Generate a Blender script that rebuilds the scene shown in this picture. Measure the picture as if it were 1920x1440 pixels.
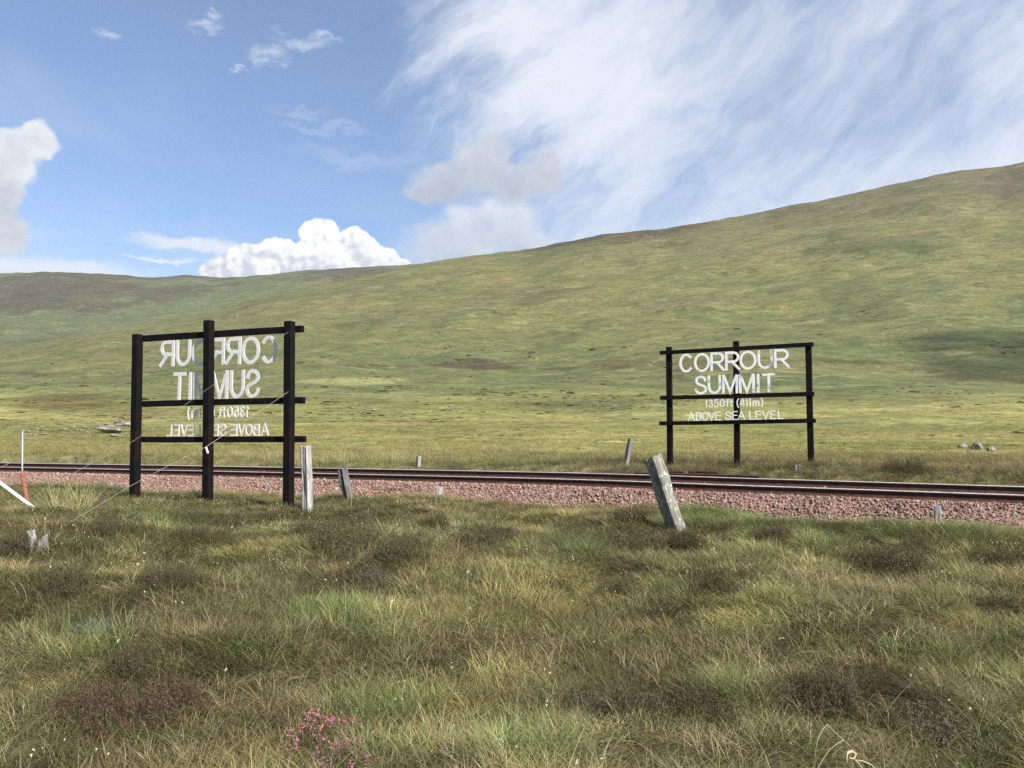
import bpy, bmesh, math, random
import numpy as np
from mathutils import Vector, Matrix

# ------------------------------------------------------------------ clean, camera, world, sun, exposure
for o in list(bpy.data.objects):
    bpy.data.objects.remove(o)
SC = bpy.context.scene
COL = SC.collection
rad = math.radians
F_PX, W_PX, H_PX = 1500.0, 1920.0, 1440.0
PITCH = rad(4.04)
EYE = 1.6

cam_data = bpy.data.cameras.new('camera')
cam_data.sensor_width = 36.0
cam_data.lens = F_PX / W_PX * 36.0
cam_data.clip_start = 0.05
cam_data.clip_end = 40000
cam = bpy.data.objects.new('camera', cam_data)
cam.location = (0, 0, EYE)
cam.rotation_euler = (rad(90) + PITCH, 0, 0)
COL.objects.link(cam)
SC.camera = cam

SUN_DIR = Vector((0.70, -0.714, 0)).normalized()
SUN_EL = rad(38)
SUN_VEC = Vector((SUN_DIR.x * math.cos(SUN_EL), SUN_DIR.y * math.cos(SUN_EL), math.sin(SUN_EL)))
SUN_STRENGTH, SKY_STRENGTH, EXPOSURE = 5.0, 0.071, 1.02
HAZE = 3.4e-5
CLOUD = 1.0 / (SKY_STRENGTH * 2 ** EXPOSURE)     # sky radiance that just reaches white

sun_data = bpy.data.lights.new('sun', 'SUN')
sun_data.energy = SUN_STRENGTH
sun_data.angle = rad(0.53)
sun_data.color = (1.0, 0.95, 0.87)
sun = bpy.data.objects.new('sun', sun_data)
sun.rotation_euler = (-SUN_VEC).to_track_quat('-Z', 'Y').to_euler()
sun.location = (30, -20, 40)
COL.objects.link(sun)

SC.view_settings.view_transform = 'Standard'
SC.view_settings.look = 'None'
SC.view_settings.gamma = 1
SC.view_settings.use_curve_mapping = False
SC.view_settings.exposure = EXPOSURE
SC.render.engine = 'CYCLES'
SC.cycles.max_bounces = 6
SC.cycles.diffuse_bounces = 3
SC.cycles.glossy_bounces = 2
SC.cycles.transmission_bounces = 2
SC.cycles.use_denoising = False
SC.cycles.sample_clamp_indirect = 6


def px_dir(x, y):
    """photo pixel -> (u, e): sideways and upward travel per metre of depth (world axes)"""
    xc, yc = np.asarray(x, float) - W_PX / 2, H_PX / 2 - np.asarray(y, float)
    yd = F_PX * math.cos(PITCH) - yc * math.sin(PITCH)
    zd = F_PX * math.sin(PITCH) + yc * math.cos(PITCH)
    return xc / yd, zd / yd


# ------------------------------------------------------------------ node helpers
class NT:
    def __init__(self, tree):
        self.t = tree

    def add(self, kind, **kw):
        n = self.t.nodes.new(kind)
        for k, v in kw.items():
            setattr(n, k, v)
        return n

    def put(self, sock, v):
        if isinstance(v, bpy.types.NodeSocket):
            self.t.links.new(v, sock)
        else:
            sock.default_value = v

    def m(self, op, a, b=None, c=None, clamp=False):
        n = self.add('ShaderNodeMath', operation=op, use_clamp=clamp)
        self.put(n.inputs[0], a)
        if b is not None:
            self.put(n.inputs[1], b)
        if c is not None:
            self.put(n.inputs[2], c)
        return n.outputs[0]

    def vm(self, op, a, b=None, c=None):
        n = self.add('ShaderNodeVectorMath', operation=op)
        self.put(n.inputs[0], a)
        if b is not None:
            if op == 'SCALE':
                self.put(n.inputs['Scale'], b)
            else:
                self.put(n.inputs[1], b)
        if c is not None:
            self.put(n.inputs[2], c)
        return n.outputs['Value'] if op in ('LENGTH', 'DISTANCE', 'DOT_PRODUCT') else n.outputs[0]

    def comb(self, x, y, z):
        n = self.add('ShaderNodeCombineXYZ')
        for i, v in enumerate((x, y, z)):
            self.put(n.inputs[i], v)
        return n.outputs[0]

    def sep(self, v):
        n = self.add('ShaderNodeSeparateXYZ')
        self.put(n.inputs[0], v)
        return n.outputs

    def noise(self, vec, scale, detail=4, rough=0.55, dist=0.0, color=False):
        n = self.add('ShaderNodeTexNoise')
        self.put(n.inputs['Vector'], vec)
        n.inputs['Scale'].default_value = scale
        n.inputs['Detail'].default_value = detail
        n.inputs['Roughness'].default_value = rough
        n.inputs['Distortion'].default_value = dist
        return n.outputs['Color' if color else 'Fac']

    def vor(self, vec, scale, feature='F1', smooth=None):
        n = self.add('ShaderNodeTexVoronoi', feature=feature)
        self.put(n.inputs['Vector'], vec)
        n.inputs['Scale'].default_value = scale
        if smooth is not None:
            n.inputs['Smoothness'].default_value = smooth
        return n.outputs['Distance']

    def rng(self, v, a, b, c=0.0, d=1.0, smooth=True):
        n = self.add('ShaderNodeMapRange', interpolation_type='SMOOTHSTEP' if smooth else 'LINEAR')
        self.put(n.inputs[0], v)
        for i, q in enumerate((a, b, c, d)):
            self.put(n.inputs[1 + i], q)
        return n.outputs[0]

    def mix(self, fac, a, b, blend='MIX'):
        n = self.add('ShaderNodeMix', data_type='RGBA', blend_type=blend)
        n.clamp_factor = True
        self.put(n.inputs[0], fac)
        self.put(n.inputs[6], a if isinstance(a, bpy.types.NodeSocket) or len(a) == 4 else (*a, 1))
        self.put(n.inputs[7], b if isinstance(b, bpy.types.NodeSocket) or len(b) == 4 else (*b, 1))
        return n.outputs[2]

    def ramp(self, fac, stops):
        n = self.add('ShaderNodeValToRGB')
        self.put(n.inputs[0], fac)
        el = n.color_ramp.elements
        while len(el) < len(stops):
            el.new(0.5)
        for e, (p, c) in zip(el, stops):
            e.position = p
            e.color = (*c, 1) if len(c) == 3 else c
        return n.outputs[0]


def new_mat(name):
    mat = bpy.data.materials.new(name)
    mat.use_nodes = True
    mat.node_tree.nodes.clear()
    n = NT(mat.node_tree)
    out = n.add('ShaderNodeOutputMaterial')
    return mat, n, out


def principled(n, out, color, rough=0.8, metal=0.0, bump=None, bump_d=0.01, bump_s=0.5, spec=0.3):
    b = n.add('ShaderNodeBsdfPrincipled')
    n.put(b.inputs['Base Color'], color if isinstance(color, bpy.types.NodeSocket) else (*color, 1))
    n.put(b.inputs['Roughness'], rough)
    n.put(b.inputs['Metallic'], metal)
    b.inputs['Specular IOR Level'].default_value = spec
    if bump is not None:
        k = n.add('ShaderNodeBump')
        k.inputs['Distance'].default_value = bump_d
        k.inputs['Strength'].default_value = bump_s
        n.put(k.inputs['Height'], bump)
        n.put(b.inputs['Normal'], k.outputs[0])
    n.t.links.new(b.outputs[0], out.inputs[0])
    return b


# ------------------------------------------------------------------ sky with clouds (by direction, at infinity)
def build_world():
    w = bpy.data.worlds.new('World')
    SC.world = w
    w.use_nodes = True
    w.node_tree.nodes.clear()
    n = NT(w.node_tree)
    out = n.add('ShaderNodeOutputWorld')
    bg = n.add('ShaderNodeBackground')
    bg.inputs['Strength'].default_value = SKY_STRENGTH
    sky = n.add('ShaderNodeTexSky', sky_type='NISHITA')
    sky.sun_disc = False
    sky.sun_elevation = SUN_EL
    sky.sun_rotation = math.atan2(SUN_DIR.x, SUN_DIR.y)
    sky.altitude = 400
    sky.air_density = 1.0
    sky.dust_density = 0.6
    sky.ozone_density = 1.6
    tc = n.add('ShaderNodeTexCoord')
    d = tc.outputs['Generated']
    s = n.sep(d)
    az = n.m('ARCTAN2', s[0], s[1])
    el = n.m('ARCSINE', s[2])
    P = n.comb(az, el, 0.0)

    def ang(x, y):
        u, e = px_dir(x, y)
        return math.atan(u), math.atan2(e, math.sqrt(1 + u * u))

    def blobs(p, lst, soft=0.25):
        acc = None
        for (x, y, rx, ry) in lst:
            a0, e0 = ang(x, y)
            a1, _ = ang(x + rx, y)
            _, e1 = ang(x, y - ry)
            q = n.vm('MULTIPLY', n.vm('SUBTRACT', p, (a0, e0, 0)), (1 / (a1 - a0), 1 / (e1 - e0), 0))
            v = n.m('SUBTRACT', 1.0, n.vm('LENGTH', q))
            acc = v if acc is None else n.m('SMOOTH_MAX', acc, v, soft)
        return acc

    blue = n.mix(1.0, sky.outputs[0], (0.84, 1.00, 1.17), 'MULTIPLY')
    # lift the clear blue a little towards the pale Highland sky
    col = n.mix(0.13, blue, (CLOUD * 0.6, CLOUD * 0.66, CLOUD * 0.74))

    # --- high cirrus: noise on a plane overhead, combed along one direction
    zz = n.m('MAXIMUM', s[2], 0.03)
    pl = n.comb(n.m('DIVIDE', s[0], zz), n.m('DIVIDE', s[1], zz), 0.0)
    ca = rad(-16)
    ax = n.vm('DOT_PRODUCT', pl, (math.sin(ca), math.cos(ca), 0))
    ac = n.vm('DOT_PRODUCT', pl, (math.cos(ca), -math.sin(ca), 0))
    warp = n.noise(pl, 0.55, 3, 0.5, color=True)
    wp = n.vm('SCALE', n.vm('SUBTRACT', warp, (0.5, 0.5, 0.5)), 1.5)
    cv = n.vm('ADD', n.comb(n.m('MULTIPLY', ac, 1.0), n.m('MULTIPLY', ax, 0.22), 0.0), wp)
    c1 = n.noise(cv, 0.62, 4, 0.52)
    cv2 = n.vm('ADD', n.comb(n.m('MULTIPLY', ac, 1.9), n.m('MULTIPLY', ax, 0.30), 3.0), n.vm('SCALE', wp, 1.1))
    # the veil lies over the right-hand part of the sky
    edge = n.noise(cv2, 0.45, 4, 0.6)
    a_in = n.m('ADD', az, n.m('MULTIPLY', n.m('SUBTRACT', edge, 0.5), 0.34))
    lean = n.m('MULTIPLY', n.m('SUBTRACT', el, 0.25), 0.20)
    fd = rad(36)

    def combed(along, across, off):
        v = n.comb(n.m('MULTIPLY', n.vm('DOT_PRODUCT', P, (math.cos(fd), math.sin(fd), 0)), along), n.m('MULTIPLY', n.vm('DOT_PRODUCT', P, (-math.sin(fd), math.cos(fd), 0)), across), off)
        return n.vm('ADD', v, n.vm('SCALE', n.vm('SUBTRACT', n.noise(P, 5.5, 3, 0.55, color=True), (0.5, 0.5, 0.5)), 1.1))
    feath = n.noise(combed(2.6, 9.0, 0.0), 1.5, 6, 0.62)
    fine = n.noise(combed(5.0, 24.0, 4.0), 1.5, 5, 0.66)
    a_in = n.m('ADD', a_in, n.m('MULTIPLY', n.m('SUBTRACT', feath, 0.5), 0.55))
    a_in = n.m('ADD', a_in, n.m('MULTIPLY', n.m('SUBTRACT', fine, 0.5), 0.12))
    veil = n.rng(n.m('ADD', a_in, lean), -0.18, 0.11)
    core = n.rng(n.vm('LENGTH', n.vm('MULTIPLY', n.vm('SUBTRACT', P, (0.05, 0.44, 0)), (3.6, 4.6, 0))), 1.0, 0.0, 0.0, 0.42)
    lowr = n.rng(el, 0.36, 0.16, 0.0, 0.20)
    amt = n.m('ADD', n.m('ADD', n.m('MULTIPLY', c1, 0.75), n.m('ADD', n.m('MULTIPLY', feath, 0.85), n.m('MULTIPLY', fine, 0.24))), n.m('ADD', core, lowr))
    cir = n.m('MULTIPLY', n.rng(amt, 0.54, 1.26), n.m('MULTIPLY', veil, 0.96))
    # thin wisps elsewhere
    thin = n.m('MULTIPLY', n.rng(edge, 0.38, 0.78), 0.40)
    low = n.rng(el, 0.38, 0.10)
    thin = n.m('ADD', thin, n.m('MULTIPLY', n.m('MULTIPLY', low, n.rng(n.noise(n.vm('MULTIPLY', P, (2.0, 8.0, 1)), 2.2, 3, 0.5), 0.34, 0.68)), 0.34))
    cir = n.m('MAXIMUM', cir, thin)
    col = n.mix(cir, col, (CLOUD * 0.83, CLOUD * 0.88, CLOUD * 0.97))

    # --- small detached wisps and low flat bands
    wn = n.vm('SCALE', n.vm('SUBTRACT', n.noise(n.vm('MULTIPLY', P, (1.0, 1.8, 1)), 20, 6, 0.70, color=True), (0.5, 0.5, 0.5)), 0.070)
    pw = n.vm('ADD', P, wn)
    tilt = blobs(pw, [(500, 102, 46, 24), (560, 78, 68, 20), (605, 66, 40, 11), (385, 48, 34, 17), (395, 22, 26, 16),
                      (212, 60, 30, 15), (440, 117, 18, 7)], 0.2)
    faint = blobs(pw, [(620, 245, 120, 14), (560, 205, 70, 16), (680, 300, 150, 22)], 0.3)
    col = n.mix(n.m('MULTIPLY', n.rng(faint, -0.2, 1.0), 0.22), col, (CLOUD * 0.78, CLOUD * 0.83, CLOUD * 0.92))
    col = n.mix(n.m('MULTIPLY', n.rng(tilt, -0.1, 1.0), 0.52), col, (CLOUD * 0.78, CLOUD * 0.83, CLOUD * 0.92))
    bands = blobs(n.vm('ADD', P, n.vm('SCALE', wn, 0.5)), [(90, 505, 260, 34), (-120, 495, 300, 40), (350, 458, 140, 17), (420, 470, 90, 14), (300, 487, 90, 6),
                       ], 0.3)
    col = n.mix(n.m('MULTIPLY', n.rng(bands, 0.0, 0.75), 0.86), col, (CLOUD * 0.86, CLOUD * 0.90, CLOUD * 0.95))

    # --- cumulus: blobs of cloud with billowed edges; one shared billow texture, sampled twice for its light side
    wbig = n.vm('SCALE', n.vm('SUBTRACT', n.noise(P, 26, 2, 0.5, color=True), (0.5, 0.5, 0.5)), 0.020)
    p1 = n.vm('ADD', P, wbig)

    def billow(q):
        v1 = n.m('SUBTRACT', 0.5, n.vor(q, 40))
        v2 = n.m('SUBTRACT', 0.5, n.vor(q, 100))
        nz = n.m('SUBTRACT', n.noise(q, 85, 5, 0.62), 0.5)
        return n.m('ADD', n.m('MULTIPLY', v1, 0.50), n.m('ADD', n.m('MULTIPLY', v2, 0.26), n.m('MULTIPLY', nz, 0.60)))
    t0 = billow(p1)
    grad = n.m('SUBTRACT', t0, billow(n.vm('ADD', p1, (0.006, 0.008, 0))))
    # the softer clouds: a smoother, ragged texture
    pz = n.vm('ADD', P, n.vm('SCALE', wbig, 1.6))
    t2 = n.m('SUBTRACT', n.noise(pz, 24, 5, 0.56), 0.5)
    grad2 = n.m('SUBTRACT', t2, n.m('SUBTRACT', n.noise(n.vm('ADD', pz, (0.008, 0.012, 0)), 24, 3, 0.5), 0.5))

    def cumulus(lst, soft, w2, hard, lit, shade, base_y, top_y, opac=1.0, contrast=1.0):
        f0 = n.m('ADD', blobs(pz if soft else p1, lst, 0.22), n.m('MULTIPLY', t2 if soft else t0, w2))
        dens = n.m('MULTIPLY', n.rng(f0, 0.0, hard), opac)
        _, eb = ang(960, base_y)
        _, et = ang(960, top_y)
        up = n.rng(el, eb, et, 0, 1, False)
        # thick parts are greyer, sun-side flanks of each billow lighter
        L = n.m('ADD', n.m('ADD', n.m('MULTIPLY', grad2 if soft else grad, contrast), n.m('MULTIPLY', up, 0.75)),
                n.m('SUBTRACT', 0.30, n.m('MULTIPLY', n.rng(f0, 0.15, 0.9), 0.22)), clamp=True)
        return dens, n.mix(L, shade, lit)

    greyc = [(840, 345, 85, 48), (905, 318, 75, 62), (930, 282, 44, 42), (1028, 318, 44, 52), (970, 345, 85, 42), (800, 358, 60, 26)]
    lower = [(900, 430, 92, 72), (960, 425, 62, 70), (850, 468, 120, 60), (980, 470, 70, 50)]
    left = [(72, 262, 48, 52), (30, 290, 62, 56), (4, 350, 52, 90), (-30, 430, 92, 62), (-90, 330, 90, 110), (20, 300, 50, 50)]
    white = [(420, 505, 44, 36), (470, 488, 50, 40), (525, 480, 50, 38), (600, 452, 44, 42), (620, 485, 70, 50), (665, 470, 50, 44), (705, 492, 48, 34),
             (740, 505, 40, 22), (560, 510, 130, 40)]
    K = CLOUD
    for lst, sf, w2, hard, lit, shade, by, ty, op, ct in (
            (lower, True, 0.9, 0.60, (0.86, 0.88, 0.92), (0.52, 0.57, 0.66), 520, 350, 0.80, 1.2),
            (greyc, True, 0.9, 0.50, (0.68, 0.71, 0.78), (0.46, 0.50, 0.59), 395, 255, 0.86, 1.2),
            (left, True, 0.8, 0.30, (0.96, 0.97, 0.99), (0.58, 0.62, 0.68), 480, 240, 0.94, 1.4),
            (white, False, 0.42, 0.14, (1.15, 1.14, 1.12), (0.66, 0.71, 0.80), 535, 450, 1.0, 2.6)):
        dn, cc = cumulus(lst, sf, w2, hard, tuple(K * v for v in lit), tuple(K * v for v in shade), by, ty, op, ct)
        col = n.mix(dn, col, cc)
    n.put(bg.inputs['Color'], col)
    n.t.links.new(bg.outputs[0], out.inputs[0])
    w.cycles.sampling_method = 'MANUAL'
    w.cycles.sample_map_resolution = 512


build_world()

# ------------------------------------------------------------------ numpy noise
_rs = np.random.RandomState(7)
_LAT = _rs.rand(256, 256)


def vnoise(x, y):
    xi, yi = np.floor(x).astype(int), np.floor(y).astype(int)
    fx, fy = x - xi, y - yi
    fx, fy = fx * fx * (3 - 2 * fx), fy * fy * (3 - 2 * fy)
    g = lambda a, b: _LAT[(a + b * 57) & 255, (b * 3 + a * 13) & 255]
    return ((g(xi, yi) * (1 - fx) + g(xi + 1, yi) * fx) * (1 - fy) + (g(xi, yi + 1) * (1 - fx) + g(xi + 1, yi + 1) * fx) * fy)


def fbm(x, y, s, octs=4, gain=0.5, off=0.0):
    """roughly -0.5 .. 0.5"""
    x, y = np.asarray(x, float) / s + off, np.asarray(y, float) / s - off * 1.7
    a, r, tot = 1.0, 0.0, 0.0
    for i in range(octs):
        r = r + a * (vnoise(x, y) - 0.5)
        tot += a
        x, y, a = x * 2.03 + 17.3, y * 2.03 + 5.1, a * gain
    return r / tot * 1.6


def sstep(a, b, x):
    t = np.clip((x - a) / (b - a), 0, 1)
    return t * t * (3 - 2 * t)


# ------------------------------------------------------------------ the railway line in plan: a gentle curve
TR_R, TR_TH = 300.0, rad(26.5)
TR_T = np.array([math.cos(TR_TH), -math.sin(TR_TH)])
TR_N = np.array([math.sin(TR_TH), math.cos(TR_TH)])
TR_C = np.array([0, 20.5]) + 0.7525 * TR_N - TR_R * TR_N


def track_sq(x, y):
    """along-track s and offset q (positive on the camera side)"""
    dx, dy = np.asarray(x) - TR_C[0], np.asarray(y) - TR_C[1]
    r = np.hypot(dx, dy)
    s = TR_R * np.arctan2(dx * TR_T[0] + dy * TR_T[1], dx * TR_N[0] + dy * TR_N[1])
    return s, TR_R - r


def track_xy(s, q):
    a = np.asarray(s) / TR_R
    r = TR_R - np.asarray(q)
    return (TR_C[0] + r * (np.sin(a) * TR_T[0] + np.cos(a) * TR_N[0]),
            TR_C[1] + r * (np.sin(a) * TR_T[1] + np.cos(a) * TR_N[1]))


def rail_z(s):
    s = np.asarray(s, float)
    return 0.662 - 0.0088 * np.where(s > 0, s, 0) * sstep(-1, 6, s) - 0.0006 * np.maximum(-s - 10, 0)


# ------------------------------------------------------------------ terrain
near_sky = np.array([(-500, 770), (-200, 690), (0, 652), (100, 638), (230, 615), (340, 595), (420, 577), (480, 560), (560, 543), (640, 528), (700, 514), (790, 495),
                     (880, 481), (1000, 465), (1100, 444), (1130, 438), (1240, 429), (1400, 405), (1480, 386), (1560, 371), (1650, 350), (1750, 328),
                     (1800, 320), (1880, 313), (1920, 304), (2100, 270), (2400, 230), (2900, 220)], float)
far_sky = np.array([(-600, 560), (-300, 530), (0, 512), (80, 508), (160, 511), (240, 516), (290, 520), (350, 517), (400, 521), (480, 517), (560, 508), (640, 503),
                    (720, 497), (790, 494), (900, 490), (1100, 485), (1500, 500), (2200, 540), (3000, 560)], float)
NU, NE = px_dir(near_sky[:, 0], near_sky[:, 1])
FU, FE = px_dir(far_sky[:, 0], far_sky[:, 1])
LK = np.log(np.array([55, 75, 120, 200, 300, 450]))
EK = np.array([-0.006, 0.003, 0.021, 0.040, 0.060, 0.086])


def ridge_dist(u):
    return np.interp(u, [-0.9, -0.64, -0.3, 0.0, 0.3, 0.64, 1.0], [850, 900, 1150, 1350, 1350, 1300, 1300])


def ground_z(x, y):
    x, y = np.asarray(x, float), np.asarray(y, float)
    s, q = track_sq(x, y)
    yy = np.maximum(y, 1.0)
    # near side: gently rising moor, lumpy
    lump = fbm(x, y, 2.6, 3) * 0.22 + fbm(x, y, 0.95, 2, off=4.2) * 0.16
    zn = 0.30 * sstep(2.0, 12.0, y) - 0.03 * sstep(12, 20, y) + lump * sstep(-1, 3, y)
    zn = zn - 0.13 * sstep(1, 8, x) * sstep(5, 12, y)
    # far side field and hill
    lump_f = fbm(x, y, 5.0, 3, off=1.3) * 0.22 + fbm(x, y, 1.4, 2, off=2.2) * 0.08
    zb = np.interp(np.log(yy), np.log([14, 24, 34, 55]), [0.72, 0.80, 0.95, EYE - 0.006 * 55])
    u = x / yy
    S = np.interp(u, NU, NE)
    R = ridge_dist(u)
    SF = np.interp(u, FU, FE)
    ly = np.log(np.clip(yy, 55, None))
    e0 = np.interp(ly, LK, EK)
    w = np.clip((yy - 300) / (R - 300), 0, 1)
    prof = w * (1.25 - 0.25 * w * w)          # eases off towards the ridge
    prof = np.minimum(prof, 1.0) * 0.5 + 0.5 * np.sin(w * math.pi / 2)
    k = 0.060
    e1 = k + (S - k) * prof
    e = np.where(yy < 300, e0, e1)
    # beyond the ridge: falls away, then the far hill
    t = np.clip((yy - R) / 700, 0, 1)
    e = np.where(yy > R, S * (1 - 0.45 * sstep(0, 1, t)), e)
    t2 = np.clip((yy - R - 700) / (3600 - R - 700), 0, 1)
    e = np.where(yy > R + 700, S * 0.55 + (SF - S * 0.55) * np.sin(t2 * math.pi / 2), e)
    t3 = np.clip((yy - 3600) / 2500, 0, 1)
    e = np.where(yy > 3600, SF * (1 - 0.5 * t3), e)
    zf = np.where(yy < 55, zb, EYE + e * yy)
    relief = fbm(x, y, 140, 4, off=9.1) * 7.0 * sstep(250, 600, yy) * (1 - 0.75 * sstep(0.80, 0.98, yy / R) * (yy < 1.3 * R))
    relief = relief + fbm(x, y, 700, 4, off=3.1) * 60 * sstep(1.6, 2.2, yy / R) * (1 - 0.8 * sstep(2900, 3500, yy))
    relief = relief + fbm(x, y, 30, 4, off=5.5) * (1.7 * sstep(50, 170, yy) + 0.9 * sstep(250, 600, yy)) + fbm(x, y, 85, 4, off=15.5) * 8.5 * sstep(180, 460, yy) * (1 - 0.7 * sstep(0.80, 0.97, yy / R) * (yy < 1.3 * R))
    zf = zf + lump_f + relief
    # shallow cutting for the line
    bed = rail_z(s) - 0.68
    bn = sstep(2.3, 4.8, q)
    bf = sstep(-1.9, -4.2, q)
    z = np.where(q > 0, bed + (zn - bed) * bn, bed + (zf - bed) * bf)
    return z


def px_ground(x, y, ymin=2.0, ymax=5000):
    """where the ray through a photo pixel meets the ground"""
    u, e = px_dir(x, y)
    u, e = float(u), float(e)
    D = ymin * (ymax / ymin) ** np.linspace(0, 1, 9000)
    g = ground_z(u * D, D)
    below = g > EYE + e * D
    i = int(np.argmax(below)) if below.any() else len(D) - 1
    return Vector((u * D[i], D[i], float(g[i])))


def px_at(x, y, D):
    u, e = px_dir(x, y)
    return Vector((float(u) * D, D, EYE + float(e) * D))


def gz(x, y):
    return float(ground_z(np.array([x]), np.array([y]))[0])


# ------------------------------------------------------------------ object helpers
def tag(o, label=None, cat=None, group=None, kind=None):
    if label:
        o['label'] = label
    if cat:
        o['category'] = cat
    if group:
        o['group'] = group
    if kind:
        o['kind'] = kind
    return o


def mesh_np(name, v, faces, mats, smooth=False, attrs=None, mat_idx=None):
    me = bpy.data.meshes.new(name)
    me.from_pydata([tuple(p) for p in np.asarray(v)], [], [tuple(int(i) for i in f) for f in faces])
    for m in (mats if isinstance(mats, (list, tuple)) else [mats]):
        me.materials.append(m)
    if mat_idx is not None:
        me.polygons.foreach_set('material_index', np.asarray(mat_idx, dtype=np.int32))
    if smooth:
        me.polygons.foreach_set('use_smooth', np.ones(len(me.polygons), dtype=bool))
    for k, a in (attrs or {}).items():
        a = np.asarray(a, dtype=np.float32)
        if a.ndim == 1:
            at = me.attributes.new(k, 'FLOAT', 'POINT')
            at.data.foreach_set('value', a)
        elif a.shape[1] == 3:
            at = me.attributes.new(k, 'FLOAT_VECTOR', 'POINT')
            at.data.foreach_set('vector', a.ravel())
        else:
            at = me.attributes.new(k, 'FLOAT_COLOR', 'POINT')
            at.data.foreach_set('color', a.ravel())
    me.update()
    return me


def link(name, data, parent=None, loc=None, rot=None):
    o = bpy.data.objects.new(name, data)
    COL.objects.link(o)
    if parent is not None:
        o.parent = parent
    if loc is not None:
        o.location = loc
    if rot is not None:
        o.rotation_euler = rot
    return o


def empty(name, loc, rz=0.0):
    o = bpy.data.objects.new(name, None)
    o.empty_display_size = 0.2
    COL.objects.link(o)
    o.location = loc
    o.rotation_euler = (0, 0, rz)
    return o


def box_mesh(name, size, mat, bevel=0.006, warp=0.0, seed=0, cuts=0):
    """box centred on origin; optional cuts along the longest side and slight warp"""
    bm = bmesh.new()
    bmesh.ops.create_cube(bm, size=1)
    bmesh.ops.scale(bm, vec=size, verts=bm.verts)
    if bevel:
        bmesh.ops.bevel(bm, geom=bm.edges[:], offset=bevel, segments=2, affect='EDGES', profile=0.6)
    if cuts:
        ax = int(np.argmax(size))
        for k in range(1, cuts + 1):
            co = [0, 0, 0]
            co[ax] = -size[ax] / 2 + size[ax] * k / (cuts + 1)
            no = [0, 0, 0]
            no[ax] = 1
            bmesh.ops.bisect_plane(bm, geom=bm.verts[:] + bm.edges[:] + bm.faces[:], plane_co=co, plane_no=no)
        r = random.Random(seed)
        ph = [r.random() * 6 for _ in range(4)]
        for v in bm.verts:
            t = v.co[ax] / size[ax]
            for j, a in enumerate([i for i in range(3) if i != ax]):
                v.co[a] += warp * math.sin(t * (3.1 + j) + ph[j]) + warp * 0.35 * math.sin(t * 11 + ph[j + 2])
    me = bpy.data.meshes.new(name)
    bm.to_mesh(me)
    bm.free()
    me.materials.append(mat)
    return me


def tube(name, pts, r, mat, sides=6, taper=None):
    """round bar along a polyline"""
    pts = [Vector(p) for p in pts]
    v, f = [], []
    for i, p in enumerate(pts):
        t = (pts[min(i + 1, len(pts) - 1)] - pts[max(i - 1, 0)]).normalized()
        a = t.orthogonal().normalized() if abs(t.z) > 0.95 else t.cross(Vector((0, 0, 1))).normalized()
        b = t.cross(a)
        rr = r if taper is None else r * taper[i]
        for k in range(sides):
            an = 2 * math.pi * k / sides
            v.append(p + (a * math.cos(an) + b * math.sin(an)) * rr)
    for i in range(len(pts) - 1):
        for k in range(sides):
            k2 = (k + 1) % sides
            f.append((i * sides + k, i * sides + k2, (i + 1) * sides + k2, (i + 1) * sides + k))
    f.append(tuple(range(sides))[::-1])
    f.append(tuple((len(pts) - 1) * sides + k for k in range(sides)))
    return mesh_np(name, v, f, mat, smooth=sides > 5)

# ------------------------------------------------------------------ materials
def foliage_mat(name, color=None, light=1.35, dark=0.6, transl=0.3, gloss=0.0, second=None):
    """leaf material; colour from the instance's own tint when none is given"""
    mat, n, out = new_mat(name)
    sh = n.add('ShaderNodeAttribute', attribute_name='shade').outputs['Fac']
    if color is None:
        base = n.add('ShaderNodeAttribute', attribute_name='tint', attribute_type='INSTANCER').outputs['Color']
    else:
        rnd = n.add('ShaderNodeObjectInfo').outputs['Random']
        base = n.mix(rnd, tuple(c * 0.8 for c in color), tuple(min(1, c * 1.25) for c in color))
        if second:
            base = n.mix(n.rng(n.m('FRACT', n.m('MULTIPLY', sh, 7.31)), 0.45, 0.60), base, second)
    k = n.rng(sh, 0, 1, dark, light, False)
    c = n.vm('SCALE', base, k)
    dif = n.add('ShaderNodeBsdfDiffuse')
    tr = n.add('ShaderNodeBsdfTranslucent')
    n.put(dif.inputs[0], c)
    n.put(tr.inputs[0], n.mix(1.0, c, (1.12, 1.06, 0.7), 'MULTIPLY'))
    mx = n.add('ShaderNodeMixShader')
    mx.inputs[0].default_value = transl
    n.t.links.new(dif.outputs[0], mx.inputs[1])
    n.t.links.new(tr.outputs[0], mx.inputs[2])
    gl = n.add('ShaderNodeBsdfGlossy')
    gl.inputs['Color'].default_value = (0.9, 0.9, 0.85, 1)
    gl.inputs['Roughness'].default_value = 0.42
    mg = n.add('ShaderNodeMixShader')
    mg.inputs[0].default_value = gloss
    n.t.links.new(mx.outputs[0], mg.inputs[1])
    n.t.links.new(gl.outputs[0], mg.inputs[2])
    n.t.links.new(mg.outputs[0], out.inputs[0])
    return mat


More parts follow.
